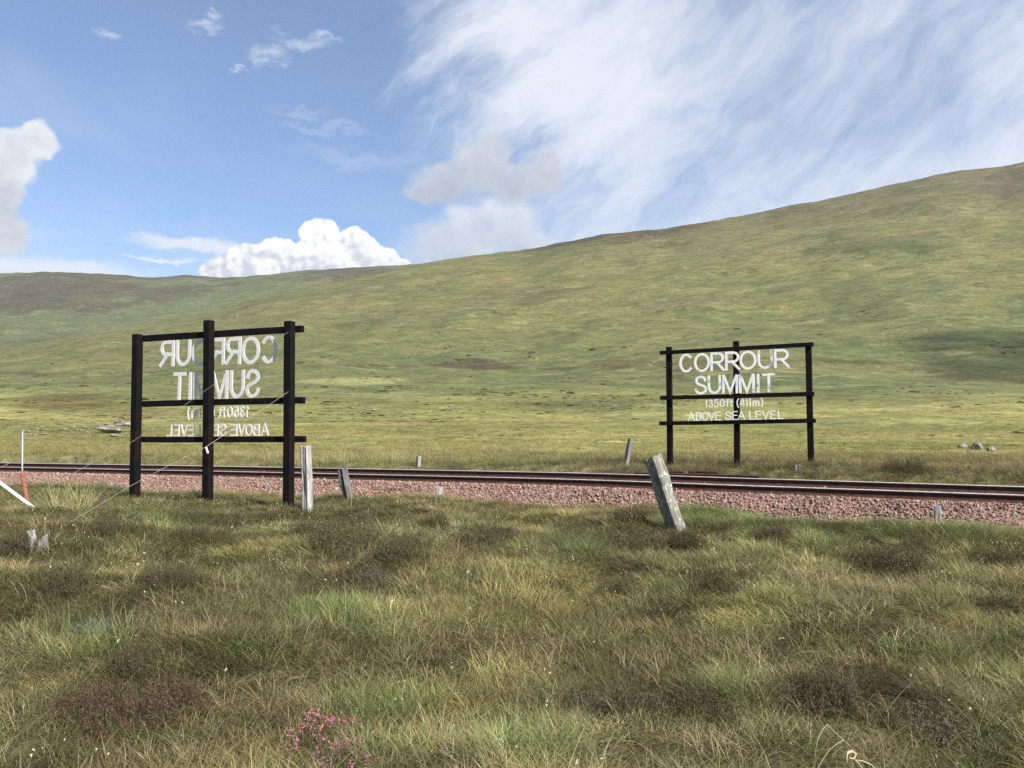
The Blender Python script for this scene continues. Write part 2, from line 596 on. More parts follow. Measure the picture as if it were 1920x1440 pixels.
def ground_material():
    mat, n, out = new_mat('moorland')
    pos = n.add('ShaderNodeNewGeometry').outputs['Position']
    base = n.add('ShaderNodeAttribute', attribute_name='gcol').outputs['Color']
    py = n.sep(pos)[1]
    far = n.rng(py, 60, 350)
    # broad drifts of paler and browner turf
    pa = n.vm('MULTIPLY', pos, (0.012, 0.018, 0.018))
    b1 = n.noise(pa, 1.0, 5, 0.6, 0.4)
    c = n.mix(n.rng(b1, 0.40, 0.60, 0, 1), n.mix(1, base, (0.86, 0.92, 0.88), 'MULTIPLY'), n.mix(1, base, (1.13, 1.08, 1.06), 'MULTIPLY'))
    # contour-wise streaks
    ps = n.vm('MULTIPLY', pos, (0.060, 0.085, 0.10))
    b2 = n.noise(ps, 1.0, 7, 0.74, 0.2)
    c = n.mix(n.rng(b2, 0.41, 0.59), n.mix(1, c, (0.80, 0.83, 0.80), 'MULTIPLY'), n.mix(1, c, (1.17, 1.14, 1.12), 'MULTIPLY'))
    # metre-scale tussock mottling
    pm = n.vm('MULTIPLY', pos, (0.30, 0.42, 0.5))
    b3 = n.noise(pm, 1.0, 6, 0.82)
    c = n.mix(n.rng(b3, 0.38, 0.62), n.mix(1, c, (0.70, 0.74, 0.70), 'MULTIPLY'), n.mix(1, c, (1.26, 1.24, 1.20), 'MULTIPLY'))
    # dark rushes and peat edges, drawn out along the slope
    pd = n.vm('MULTIPLY', pos, (0.085, 0.16, 0.30))
    d1 = n.noise(pd, 1.0, 6, 0.70, 0.4)
    c = n.mix(n.m('MULTIPLY', n.rng(d1, 0.59, 0.67), 0.62), c, (0.045, 0.048, 0.022))
    d2 = n.noise(n.vm('MULTIPLY', pos, (0.28, 0.45, 0.6)), 1.0, 4, 0.6)
    c = n.mix(n.m('MULTIPLY', n.rng(d2, 0.60, 0.65), 0.6), c, (0.05, 0.05, 0.022))
    # little burns and sheep paths winding over the slope
    r1 = n.m('ABSOLUTE', n.m('SUBTRACT', n.noise(n.vm('MULTIPLY', pos, (0.0075, 0.011, 0.006)), 1.0, 5, 0.55), 0.5))
    brk = n.rng(n.noise(n.vm('MULTIPLY', pos, (0.02, 0.03, 0.02)), 1.0, 3, 0.6), 0.46, 0.60)
    c = n.mix(n.m('MULTIPLY', n.m('MULTIPLY', n.rng(r1, 0.012, 0.002), brk), n.m('MULTIPLY', far, 0.65)), c, (0.050, 0.048, 0.026))
    r2 = n.m('ABSOLUTE', n.m('SUBTRACT', n.noise(n.vm('ADD', n.vm('MULTIPLY', pos, (0.006, 0.012, 0.008)), (7.0, 3.0, 0.0)), 1.0, 5, 0.55), 0.5))
    c = n.mix(n.m('MULTIPLY', n.m('MULTIPLY', n.rng(r2, 0.010, 0.002), n.m('SUBTRACT', 1.0, brk)), n.m('MULTIPLY', far, 0.5)), c, (0.21, 0.205, 0.105))
    # bleached grass
    c = n.mix(n.m('MULTIPLY', n.rng(n.noise(n.vm('MULTIPLY', pos, (0.16, 0.25, 0.3)), 1.0, 5, 0.70), 0.58, 0.70), 0.34), c, (0.21, 0.20, 0.11))
    h = n.m('ADD', n.m('MULTIPLY', b3, 0.8), n.m('MULTIPLY', b2, 1.6))
    principled(n, out, c, 0.95, bump=h, bump_d=1.0, bump_s=0.55, spec=0.1)
    return mat


def wood_weathered(name, base=(0.30, 0.29, 0.28), dark=(0.08, 0.075, 0.07), lichen=0.0, lich_col=(0.62, 0.62, 0.55)):
    mat, n, out = new_mat(name)
    tc = n.add('ShaderNodeTexCoord').outputs['Object']
    g = n.noise(n.vm('MULTIPLY', tc, (38, 38, 2.2)), 1.0, 5, 0.65, 0.4)
    g2 = n.noise(n.vm('MULTIPLY', tc, (90, 90, 3.0)), 1.0, 3, 0.6)
    c = n.mix(n.rng(g, 0.28, 0.70), dark, base)
    c = n.mix(n.m('MULTIPLY', n.rng(g2, 0.55, 0.8), 0.5), c, tuple(min(1, b * 1.5) for b in base))
    bl = n.noise(n.vm('MULTIPLY', tc, (9, 9, 5)), 1.0, 4, 0.6)
    c = n.mix(n.m('MULTIPLY', n.rng(bl, 0.58, 0.72), 0.6), c, dark)
    if lichen:
        l = n.noise(n.vm('MULTIPLY', tc, (22, 22, 11)), 1.0, 6, 0.75)
        c = n.mix(n.rng(l, 0.66 - 0.3 * lichen, 0.70 - 0.3 * lichen), c, lich_col)
    principled(n, out, c, 0.9, bump=g, bump_d=0.012, bump_s=0.8, spec=0.15)
    return mat


def creosote_mat():
    mat, n, out = new_mat('black_timber')
    tc = n.add('ShaderNodeTexCoord').outputs['Object']
    a = n.noise(tc, 3.2, 5, 0.6)
    b = n.noise(n.vm('MULTIPLY', tc, (30, 30, 30)), 1.0, 4, 0.6)
    c = n.mix(n.rng(a, 0.40, 0.70), (0.0028, 0.0027, 0.0036), (0.0080, 0.0045, 0.0042))
    c = n.mix(n.m('MULTIPLY', n.rng(b, 0.60, 0.78), 0.6), c, (0.018, 0.015, 0.014))
    principled(n, out, c, n.rng(b, 0.3, 0.7, 0.60, 0.85), bump=b, bump_d=0.004, bump_s=0.6, spec=0.12)
    return mat


def letter_mat(name, wear, k=1.0):
    mat, n, out = new_mat(name)
    tc = n.add('ShaderNodeTexCoord').outputs['Object']
    rnd = n.add('ShaderNodeObjectInfo').outputs['Random']
    p = n.vm('ADD', tc, n.comb(n.m('MULTIPLY', rnd, 37.0), n.m('MULTIPLY', rnd, 11.0), n.m('MULTIPLY', rnd, 23.0)))
    a = n.noise(n.vm('MULTIPLY', p, (6, 6, 4)), 1.0, 5, 0.6)
    t = n.noise(n.vm('MULTIPLY', p, (26, 26, 20)), 1.0, 4, 0.6)
    c = n.mix(n.rng(t, 0.35, 0.7), tuple(k * v for v in (0.70, 0.70, 0.67)), tuple(k * v for v in (0.80, 0.80, 0.79)))
    c = n.mix(n.rng(a, 0.66 - wear, 0.70 - wear), c, n.mix(n.rng(t, 0.4, 0.62), (0.20, 0.215, 0.24), (0.50, 0.53, 0.56)))
    c = n.mix(n.m('MULTIPLY', n.rng(t, 0.70, 0.76), 0.7), c, (0.13, 0.12, 0.11))
    principled(n, out, c, 0.55, bump=t, bump_d=0.003, bump_s=0.4, spec=0.3)
    return mat


def plain_mat(name, lo, hi, scale=20, rough=0.7, metal=0.0, bump_d=0.004, stretch=(1, 1, 1)):
    mat, n, out = new_mat(name)
    tc = n.add('ShaderNodeTexCoord').outputs['Object']
    a = n.noise(n.vm('MULTIPLY', tc, stretch), scale, 5, 0.62)
    principled(n, out, n.mix(n.rng(a, 0.32, 0.68), lo, hi), rough, metal, bump=a, bump_d=bump_d, bump_s=0.6)
    return mat


def ballast_mat():
    mat, n, out = new_mat('red_granite')
    tint = n.add('ShaderNodeAttribute', attribute_name='tint', attribute_type='INSTANCER').outputs['Color']
    tc = n.add('ShaderNodeTexCoord').outputs['Object']
    a = n.noise(tc, 3.0, 4, 0.7)
    c = n.mix(n.rng(a, 0.3, 0.7), n.mix(1, tint, (0.75, 0.72, 0.70), 'MULTIPLY'), n.mix(1, tint, (1.25, 1.25, 1.25), 'MULTIPLY'))
    principled(n, out, c, 0.9, spec=0.2)
    return mat


def rock_mat():
    mat, n, out = new_mat('lichened_rock')
    tc = n.add('ShaderNodeTexCoord').outputs['Object']
    a = n.noise(tc, 2.2, 6, 0.68)
    b = n.noise(tc, 9.0, 4, 0.65)
    c = n.mix(n.rng(a, 0.35, 0.65), (0.095, 0.088, 0.072), (0.235, 0.215, 0.175))
    c = n.mix(n.m('MULTIPLY', n.rng(b, 0.55, 0.66), 0.75), c, (0.36, 0.335, 0.27))
    principled(n, out, c, 0.95, bump=b, bump_d=0.08, bump_s=0.6, spec=0.1)
    return mat


M_GROUND = ground_material()
M_GRASS = foliage_mat('grass_blade', None, 1.55, 0.48, 0.28, 0.014)
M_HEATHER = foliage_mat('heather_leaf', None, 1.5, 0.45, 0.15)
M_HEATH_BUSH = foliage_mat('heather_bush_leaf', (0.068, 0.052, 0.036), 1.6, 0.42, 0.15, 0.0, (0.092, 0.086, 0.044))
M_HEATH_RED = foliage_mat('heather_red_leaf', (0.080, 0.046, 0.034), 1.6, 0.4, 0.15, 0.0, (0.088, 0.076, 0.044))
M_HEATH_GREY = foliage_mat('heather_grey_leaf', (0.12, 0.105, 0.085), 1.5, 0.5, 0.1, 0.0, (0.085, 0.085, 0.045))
M_STRAW = foliage_mat('dry_stalk', (0.34, 0.29, 0.17), 1.4, 0.7, 0.25)
M_PALE = foliage_mat('bleached_stalk', (0.47, 0.42, 0.28), 1.2, 0.8, 0.2)
M_PINK = foliage_mat('pink_bell', (0.52, 0.17, 0.30), 1.4, 0.7, 0.3)
M_WHITE = foliage_mat('white_petal', (0.80, 0.78, 0.62), 1.1, 0.8, 0.3)
M_TIMBER = creosote_mat()
M_LETTER = letter_mat('white_letter', -0.01)
M_LETTER_WORN = letter_mat('peeling_letter', 0.11)
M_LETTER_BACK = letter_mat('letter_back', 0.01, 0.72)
M_RUST = plain_mat('rail_rust', (0.026, 0.012, 0.009), (0.060, 0.026, 0.018), 9, 0.85, 0.0, 0.002, (1, 1, 1))
M_POLISH = plain_mat('rail_head', (0.55, 0.53, 0.50), (0.74, 0.72, 0.68), 6, 0.42, 0.55, 0.0003)
M_OLDRUST = plain_mat('old_rail_rust', (0.035, 0.017, 0.013), (0.090, 0.040, 0.026), 14, 0.9)
M_ORANGE = plain_mat('rusty_pipe', (0.13, 0.045, 0.028), (0.24, 0.088, 0.058), 16, 0.85)
M_GALV = plain_mat('galvanised', (0.26, 0.27, 0.28), (0.40, 0.41, 0.42), 30, 0.45, 0.6)
M_WHITEPIPE = plain_mat('white_paint', (0.72, 0.70, 0.64), (0.84, 0.82, 0.77), 12, 0.5)
M_WIRE = plain_mat('wire_zinc', (0.22, 0.22, 0.19), (0.36, 0.355, 0.31), 25, 0.5, 0.3)
M_WOOD = wood_weathered('weathered_post', (0.24, 0.235, 0.225), (0.08, 0.076, 0.072), 0.08)
M_WOOD_LICHEN = wood_weathered('lichened_post', (0.25, 0.25, 0.22), (0.065, 0.062, 0.052), 0.30, (0.52, 0.52, 0.42))
M_WOOD_PALE = wood_weathered('bleached_post', (0.36, 0.355, 0.335), (0.13, 0.125, 0.12), 0.22, (0.55, 0.545, 0.50))
M_WOOD_DARK = wood_weathered('dark_stub', (0.16, 0.155, 0.15), (0.035, 0.032, 0.03), 0.0)
M_BALLAST = ballast_mat()
M_BED = plain_mat('ballast_fines', (0.13, 0.075, 0.06), (0.22, 0.14, 0.115), 14, 0.95, 0, 0.02)
M_ROCK = rock_mat()

# ------------------------------------------------------------------ ground sheet
def px_of(x, y, z):
    """where a world point falls in the photo (used to carry vegetation and colour patches from the photo to the ground)"""
    yy = np.maximum(y, 0.5)
    c, s_ = math.cos(PITCH), math.sin(PITCH)
    fd = yy * c + (z - EYE) * s_
    up = -yy * s_ + (z - EYE) * c
    return W_PX / 2 + F_PX * x / fd, H_PX / 2 - F_PX * up / fd


C_SOIL = np.array([0.052, 0.048, 0.024])
C_FIELD = np.array([0.215, 0.206, 0.086])
C_HILL = np.array([0.118, 0.117, 0.053])
C_OLIVE = np.array([0.128, 0.121, 0.060])
C_RIDGE = np.array([0.060, 0.050, 0.034])
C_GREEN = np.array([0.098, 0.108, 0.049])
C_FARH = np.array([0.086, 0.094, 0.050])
C_PEAT = np.array([0.062, 0.050, 0.034])


def ell(px, py, cx, cy, rx, ry, rough=0.0, nx=None):
    d = np.hypot((px - cx) / rx, (py - cy) / ry)
    if nx is not None:
        d = d + nx * rough
    return 1 - sstep(0.65, 1.15, d)


def build_ground():
    ys = [-7.0]
    while ys[-1] < 7000:
        ys.append(ys[-1] + max(0.085, 0.0105 * (ys[-1] + 10)))
    ys = np.array(ys)
    ts = np.linspace(-1.30, 1.30, 441)
    Y, T = np.meshgrid(ys, ts, indexing='ij')
    X = T * (Y + 10)
    Z = ground_z(X, Y)
    nr, nc = X.shape
    v = np.stack([X.ravel(), Y.ravel(), Z.ravel()], 1)
    idx = np.arange(nr * nc).reshape(nr, nc)
    f = np.stack([idx[:-1, :-1], idx[:-1, 1:], idx[1:, 1:], idx[1:, :-1]], -1).reshape(-1, 4)
    # ground colour: mostly vegetation, with some cloud shade put into it
    x, y, z = v.T
    px, py = px_of(x, y, z)
    s, q = track_sq(x, y)
    u = x / np.maximum(y, 1)
    R = ridge_dist(u)
    n1 = fbm(x, y, 90, 4, off=2.0)
    n2 = fbm(x, y, 22, 4, off=6.0)
    n3 = fbm(x, y, 260, 3, off=8.0)
    n4 = fbm(x, y, 9, 3, off=1.0)
    w = lambda a: np.clip(a, 0, 1)[:, None]
    c = np.repeat(C_FIELD[None], len(x), 0)
    c = c + (C_OLIVE * 0.95 - c) * w(sstep(0.0, 0.35, n2 + n4 * 0.4) * 0.55)
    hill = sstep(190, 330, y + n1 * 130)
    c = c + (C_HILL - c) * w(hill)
    c = c + (C_GREEN - c) * w(hill * (1 - sstep(420, 760, y + n1 * 200)) * 0.75)  # greener lower slope; its darker tone also stands in for cloud shade
    c = c + (C_OLIVE - c) * w(hill * sstep(0.02, 0.25, n3 + n1 * 0.6) * sstep(500, 900, y) * 0.8)
    c = c + (np.array([0.098, 0.086, 0.048]) - c) * w(hill * sstep(0.10, 0.30, fbm(x, y, 130, 5, 0.6, off=41.0)) * sstep(450, 800, y) * 0.6)
    # ridge: browner towards the top, darker along the skyline in the middle
    top = sstep(0.66, 0.98, y / R + n1 * 0.18)
    c = c + (np.array([0.100, 0.090, 0.052]) - c) * w(top * sstep(1150, 1500, px) * 0.9)
    c = c + (C_RIDGE - c) * w(sstep(0.82, 0.95, y / R + n1 * 0.12) * (1 - sstep(0.35, 1.0, np.abs(px - 1150) / 260)) * 1.0)
    # far hill: dull heathery slope, coloured darker partly in place of cloud shade
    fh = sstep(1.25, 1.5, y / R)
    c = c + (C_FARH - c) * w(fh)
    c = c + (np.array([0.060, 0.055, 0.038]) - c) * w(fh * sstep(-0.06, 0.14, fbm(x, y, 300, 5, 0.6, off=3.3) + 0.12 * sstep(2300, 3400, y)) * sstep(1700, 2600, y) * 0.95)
    # named patches, one a darker green strip high on the right-hand slope
    for cx, cy, rx, ry, cl, st in [
            (895, 683, 80, 11, C_PEAT, 0.95), (130, 755, 100, 20, (0.085, 0.066, 0.032), 0.8), (260, 775, 110, 12, (0.085, 0.066, 0.032), 0.5),
            (1900, 345, 75, 28, (0.085, 0.068, 0.052), 0.9), (1650, 460, 130, 20, (0.066, 0.076, 0.036), 0.75),
            (1560, 395, 130, 14, (0.090, 0.075, 0.045), 0.5),
            (665, 715, 90, 9, (0.22, 0.21, 0.10), 0.7), (600, 733, 60, 8, (0.20, 0.19, 0.09), 0.5), (1755, 662, 70, 4, (0.26, 0.23, 0.12), 0.7),
            (1490, 690, 260, 14, (0.10, 0.085, 0.045), 0.35), (1330, 835, 120, 12, (0.22, 0.19, 0.10), 0.6), (1700, 815, 260, 9, (0.27, 0.24, 0.12), 0.6),
            (700, 770, 90, 14, (0.085, 0.068, 0.035), 0.7), (960, 760, 110, 8, (0.10, 0.085, 0.04), 0.5), (550, 815, 300, 10, (0.23, 0.19, 0.085), 0.5),
            (880, 795, 260, 8, (0.17, 0.125, 0.06), 0.5), (1180, 680, 110, 8, (0.075, 0.062, 0.034), 0.7), (170, 815, 160, 14, (0.12, 0.10, 0.055), 0.6),
            (640, 765, 420, 22, (0.205, 0.200, 0.075), 0.5)]:
        c = c + (np.array(cl) - c) * w(ell(px, py, cx, cy, rx, ry, 0.8, n2 + n4 * 0.6) * st * (y > 24))
    # peat bank running along the foot of the hill
    line = np.exp(-((py - (692 + 6 * np.sin(px / 130) - 0.012 * (px - 600))) / 3.2) ** 2) * sstep(-0.12, 0.1, n2 + n1 * 0.5) * (px < 1700)
    c = c + (np.array([0.058, 0.048, 0.028]) - c) * w(line * 0.85 * (y > 150))
    # heathery ground beside the line, soil under the near grass
    he = (q < -2) * (1 - sstep(9, 24, -q + n4 * 10 - 6 * sstep(900, 1700, px)))
    c = c + (np.array([0.150, 0.130, 0.072]) - c) * w(he * 0.85)
    c = c + (C_SOIL - c) * w(sstep(-3.0, -1.5, q))
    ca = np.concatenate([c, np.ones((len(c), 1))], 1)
    me = bpy.data.meshes.new('moorland')
    me.vertices.add(len(v))
    me.vertices.foreach_set('co', v.astype(np.float32).ravel())
    me.loops.add(f.size)
    me.loops.foreach_set('vertex_index', f.astype(np.int32).ravel())
    me.polygons.add(len(f))
    me.polygons.foreach_set('loop_start', (np.arange(len(f)) * 4).astype(np.int32))
    me.polygons.foreach_set('use_smooth', np.ones(len(f), dtype=bool))
    me.materials.append(M_GROUND)
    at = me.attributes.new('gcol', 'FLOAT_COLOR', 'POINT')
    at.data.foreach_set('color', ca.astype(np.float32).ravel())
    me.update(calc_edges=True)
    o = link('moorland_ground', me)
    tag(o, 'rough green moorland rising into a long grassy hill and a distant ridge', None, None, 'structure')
    return o


build_ground()


# ------------------------------------------------------------------ railway
def sweep(name, prof, s0, s1, ds, qoff, zoff, mats, midx, cant=0.0, flip=False):
    """extrude a (q, z) profile along the track; zoff(s) gives its base height"""
    ss = np.arange(s0, s1 + 1e-6, ds)
    npf = len(prof)
    v = []
    for s in ss:
        zb = float(zoff(s))
        for (dq, dz) in prof:
            xx, yy = track_xy(s, qoff + dq)
            v.append((float(xx), float(yy), zb + dz - cant * dq))
    f, mi = [], []
    for i in range(len(ss) - 1):
        for k in range(npf):
            k2 = (k + 1) % npf
            a, b, c, d = i * npf + k, i * npf + k2, (i + 1) * npf + k2, (i + 1) * npf + k
            f.append((a, b, c, d) if not flip else (d, c, b, a))
            mi.append(midx[k])
    f.append(tuple(range(npf)))
    mi.append(0)
    f.append(tuple((len(ss) - 1) * npf + k for k in range(npf))[::-1])
    mi.append(0)
    me = mesh_np(name, v, f, mats, mat_idx=mi)
    bm = bmesh.new()
    bm.from_mesh(me)
    bmesh.ops.recalc_face_normals(bm, faces=bm.faces)
    bm.to_mesh(me)
    bm.free()
    return me


# flat-bottom rail section: (q, z) with z = 0 at the running surface
RAIL = [(-0.070, -0.159), (-0.070, -0.148), (-0.020, -0.132), (-0.010, -0.118), (-0.010, -0.060), (-0.018, -0.046), (-0.035, -0.036), (-0.035, -0.010),
        (-0.027, -0.001), (0.027, 0.0), (0.035, -0.012), (0.035, -0.036), (0.018, -0.046), (0.010, -0.060), (0.010, -0.118), (0.020, -0.132), (0.070, -0.148), (0.070, -0.159)]
RAIL_MI = [0] * len(RAIL)
RAIL_MI[8] = 1
RAIL_MI[9] = 1
S0, S1 = -75.0, 40.0
ra = sweep('rail', RAIL, S0, S1, 1.0, 0.7525, rail_z, [M_RUST, M_POLISH], RAIL_MI)
rb = sweep('rail', RAIL, S0, S1, 1.0, -0.7525, lambda s: rail_z(s) + 0.090, [M_RUST, M_POLISH], RAIL_MI)
track = empty('railway_track', (*[float(a) for a in track_xy(0, 0)], float(rail_z(0)) - 0.16))
tag(track, 'single line of dark rusty rails with polished tops crossing the moor', 'railway')
for me in (ra, rb):
    o = link('rail', me, track)
    o.matrix_parent_inverse = Matrix.Translation(-track.location)

# ballast bed: shoulder, slope, toe
def bed_z(s, q):
    zn_, zf_ = rail_z(s) - 0.165, rail_z(s) - 0.075
    t = (0.7525 - q) / 1.505
    top = zn_ + (zf_ - zn_) * np.clip(t, -0.3, 1.3)
    top = top - 0.012
    z = top
    z = np.where(q > 1.15, top - (q - 1.15) * 0.52, z)
    z = np.where(q < -1.15, top - (-q - 1.15) * 0.52, z)
    return z


qs = np.array([-2.9, -2.3, -1.7, -1.15, -0.8, 0, 0.8, 1.15, 1.5, 1.9, 2.3, 2.7])
ss = np.arange(S0, S1 + 0.1, 1.0)
bv, bf = [], []
for s in ss:
    for q in qs:
        xx, yy = track_xy(s, q)
        bv.append((float(xx), float(yy), float(bed_z(s, q)) - 0.02))
for i in range(len(ss) - 1):
    for k in range(len(qs) - 1):
        a = i * len(qs) + k
        bf.append((a, a + len(qs), a + len(qs) + 1, a + 1))
bed = link('ballast_bed', mesh_np('ballast_bed', bv, bf, M_BED, smooth=True))
tag(bed, 'bed of reddish crushed stone under the rails', None, None, 'structure')


# ------------------------------------------------------------------ scattering
def src_collection(name, meshes):
    c = bpy.data.collections.new(name)
    for i, me in enumerate(meshes):
        o = bpy.data.objects.new(f'{name}_{i:02d}', me)
        c.objects.link(o)
    return c


def scatter(name, pts, rot, scl, idx, tint, coll, label, parent=None, cat='ground cover'):
    me = bpy.data.meshes.new(name)
    me.vertices.add(len(pts))
    me.vertices.foreach_set('co', np.asarray(pts, dtype=np.float32).ravel())
    for nm, ty, key, arr in (('rot', 'FLOAT_VECTOR', 'vector', rot), ('tint', 'FLOAT_VECTOR', 'vector', tint), ('scl', 'FLOAT_VECTOR', 'vector', scl)):
        a = me.attributes.new(nm, ty, 'POINT')
        a.data.foreach_set(key, np.asarray(arr, dtype=np.float32).ravel())
    a = me.attributes.new('vidx', 'INT', 'POINT')
    a.data.foreach_set('value', np.asarray(idx, dtype=np.int32))
    me.update()
    o = link(name, me, parent)
    g = bpy.data.node_groups.new(name + '_scatter', 'GeometryNodeTree')
    g.interface.new_socket('Geometry', in_out='INPUT', socket_type='NodeSocketGeometry')
    g.interface.new_socket('Geometry', in_out='OUTPUT', socket_type='NodeSocketGeometry')
    N, L = g.nodes, g.links
    gi, go = N.new('NodeGroupInput'), N.new('NodeGroupOutput')
    m2p = N.new('GeometryNodeMeshToPoints')
    ins = N.new('GeometryNodeInstanceOnPoints')
    ci = N.new('GeometryNodeCollectionInfo')
    ci.inputs['Collection'].default_value = coll
    ci.inputs['Separate Children'].default_value = True
    ci.inputs['Reset Children'].default_value = True

    def attr(nm, ty):
        a = N.new('GeometryNodeInputNamedAttribute')
        a.data_type = ty
        a.inputs['Name'].default_value = nm
        return a.outputs['Attribute']
    e2r = N.new('FunctionNodeEulerToRotation')
    L.new(attr('rot', 'FLOAT_VECTOR'), e2r.inputs[0])
    L.new(gi.outputs[0], m2p.inputs['Mesh'])
    L.new(m2p.outputs[0], ins.inputs['Points'])
    L.new(ci.outputs[0], ins.inputs['Instance'])
    ins.inputs['Pick Instance'].default_value = True
    L.new(attr('vidx', 'INT'), ins.inputs['Instance Index'])
    L.new(e2r.outputs[0], ins.inputs['Rotation'])
    L.new(attr('scl', 'FLOAT_VECTOR'), ins.inputs['Scale'])
    L.new(ins.outputs[0], go.inputs[0])
    md = o.modifiers.new('scatter', 'NODES')
    md.node_group = g
    tag(o, label, cat if parent is None else None, None, 'stuff')
    return o


def rock_mesh(name, seed, mat, sub=1, flat=0.75, rough=0.28, size=1.0):
    bm = bmesh.new()
    bmesh.ops.create_icosphere(bm, subdivisions=sub, radius=0.5)
    r = random.Random(seed)
    ax = Vector((r.uniform(0.75, 1.25), r.uniform(0.75, 1.2), flat * r.uniform(0.8, 1.2)))
    # chop with a few planes for an angular look
    cuts = [(Vector((r.uniform(-1, 1), r.uniform(-1, 1), r.uniform(-1, 1))).normalized(), r.uniform(0.28, 0.42)) for _ in range(7)]
    for v in bm.verts:
        v.co = v.co * (1 + r.uniform(-rough, rough) * (0.6 if sub > 1 else 1.0))
        for nrm, d in cuts:
            k = v.co.dot(nrm) - d
            if k > 0:
                v.co -= nrm * k
        v.co = Vector((v.co.x * ax.x, v.co.y * ax.y, v.co.z * ax.z)) * size
    me = bpy.data.meshes.new(name)
    bm.to_mesh(me)
    bm.free()
    me.materials.append(mat)
    return me


RS = np.random.RandomState(11)
stone_src = src_collection('ballast_source', [rock_mesh('ballast_stone', 100 + i, M_BALLAST, 1, 0.7, 0.3) for i in range(9)])


def ballast():
    n = 90000
    s = RS.uniform(-42, 26, n)
    # most of the stones where the near shoulder shows
    q = np.where(RS.rand(n) < 0.74, RS.uniform(0.80, 2.55, n), RS.uniform(-2.0, 0.80, n))
    keep = (np.abs(q - 0.7525) > 0.10) & (np.abs(q + 0.7525) > 0.10)
    s, q = s[keep], q[keep]
    x, y = track_xy(s, q)
    bumps = fbm(s, q, 0.8, 2) * 0.05
    z = bed_z(s, q) + bumps * sstep(0.95, 1.4, np.abs(q)) + RS.uniform(-0.030, 0.016, len(s))
    size = RS.uniform(0.036, 0.080, len(s)) * np.where(RS.rand(len(s)) < 0.06, 1.35, 1)
    base = np.array([0.235, 0.140, 0.110])
    k = RS.uniform(0.55, 1.25, (len(s), 1))
    hue = RS.normal(0, 0.05, (len(s), 3)) * np.array([0.4, 1, 1])
    tint = np.clip(base * k * (1 + hue), 0.05, 0.8)
    grey = RS.rand(len(s)) < 0.24
    tint[grey] = np.array([0.27, 0.225, 0.195]) * k[grey]
    rot = RS.uniform(0, 6.28, (len(s), 3))
    scatter('ballast_stones', np.stack([x, y, z], 1), rot, np.repeat(size[:, None], 3, 1), RS.randint(0, 9, len(s)), tint, stone_src,
            'loose red granite stones heaped along the rails', cat='ballast')


ballast()


# ------------------------------------------------------------------ lettering
def arc(cx, cy, rx, ry, a0, a1, k=14):
    return [(cx + rx * math.cos(rad(a0 + (a1 - a0) * i / k)), cy + ry * math.sin(rad(a0 + (a1 - a0) * i / k))) for i in range(k + 1)]


def spline(pts, k=4):
    out = []
    P = [pts[0]] + list(pts) + [pts[-1]]
    for i in range(1, len(P) - 2):
        for j in range(k):
            t = j / k
            q = []
            for d in (0, 1):
                p0, p1, p2, p3 = P[i - 1][d], P[i][d], P[i + 1][d], P[i + 2][d]
                q.append(0.5 * (2 * p1 + (p2 - p0) * t + (2 * p0 - 5 * p1 + 4 * p2 - p3) * t * t + (3 * p1 - p0 - 3 * p2 + p3) * t ** 3))
            out.append(tuple(q))
    out.append(pts[-1])
    return out


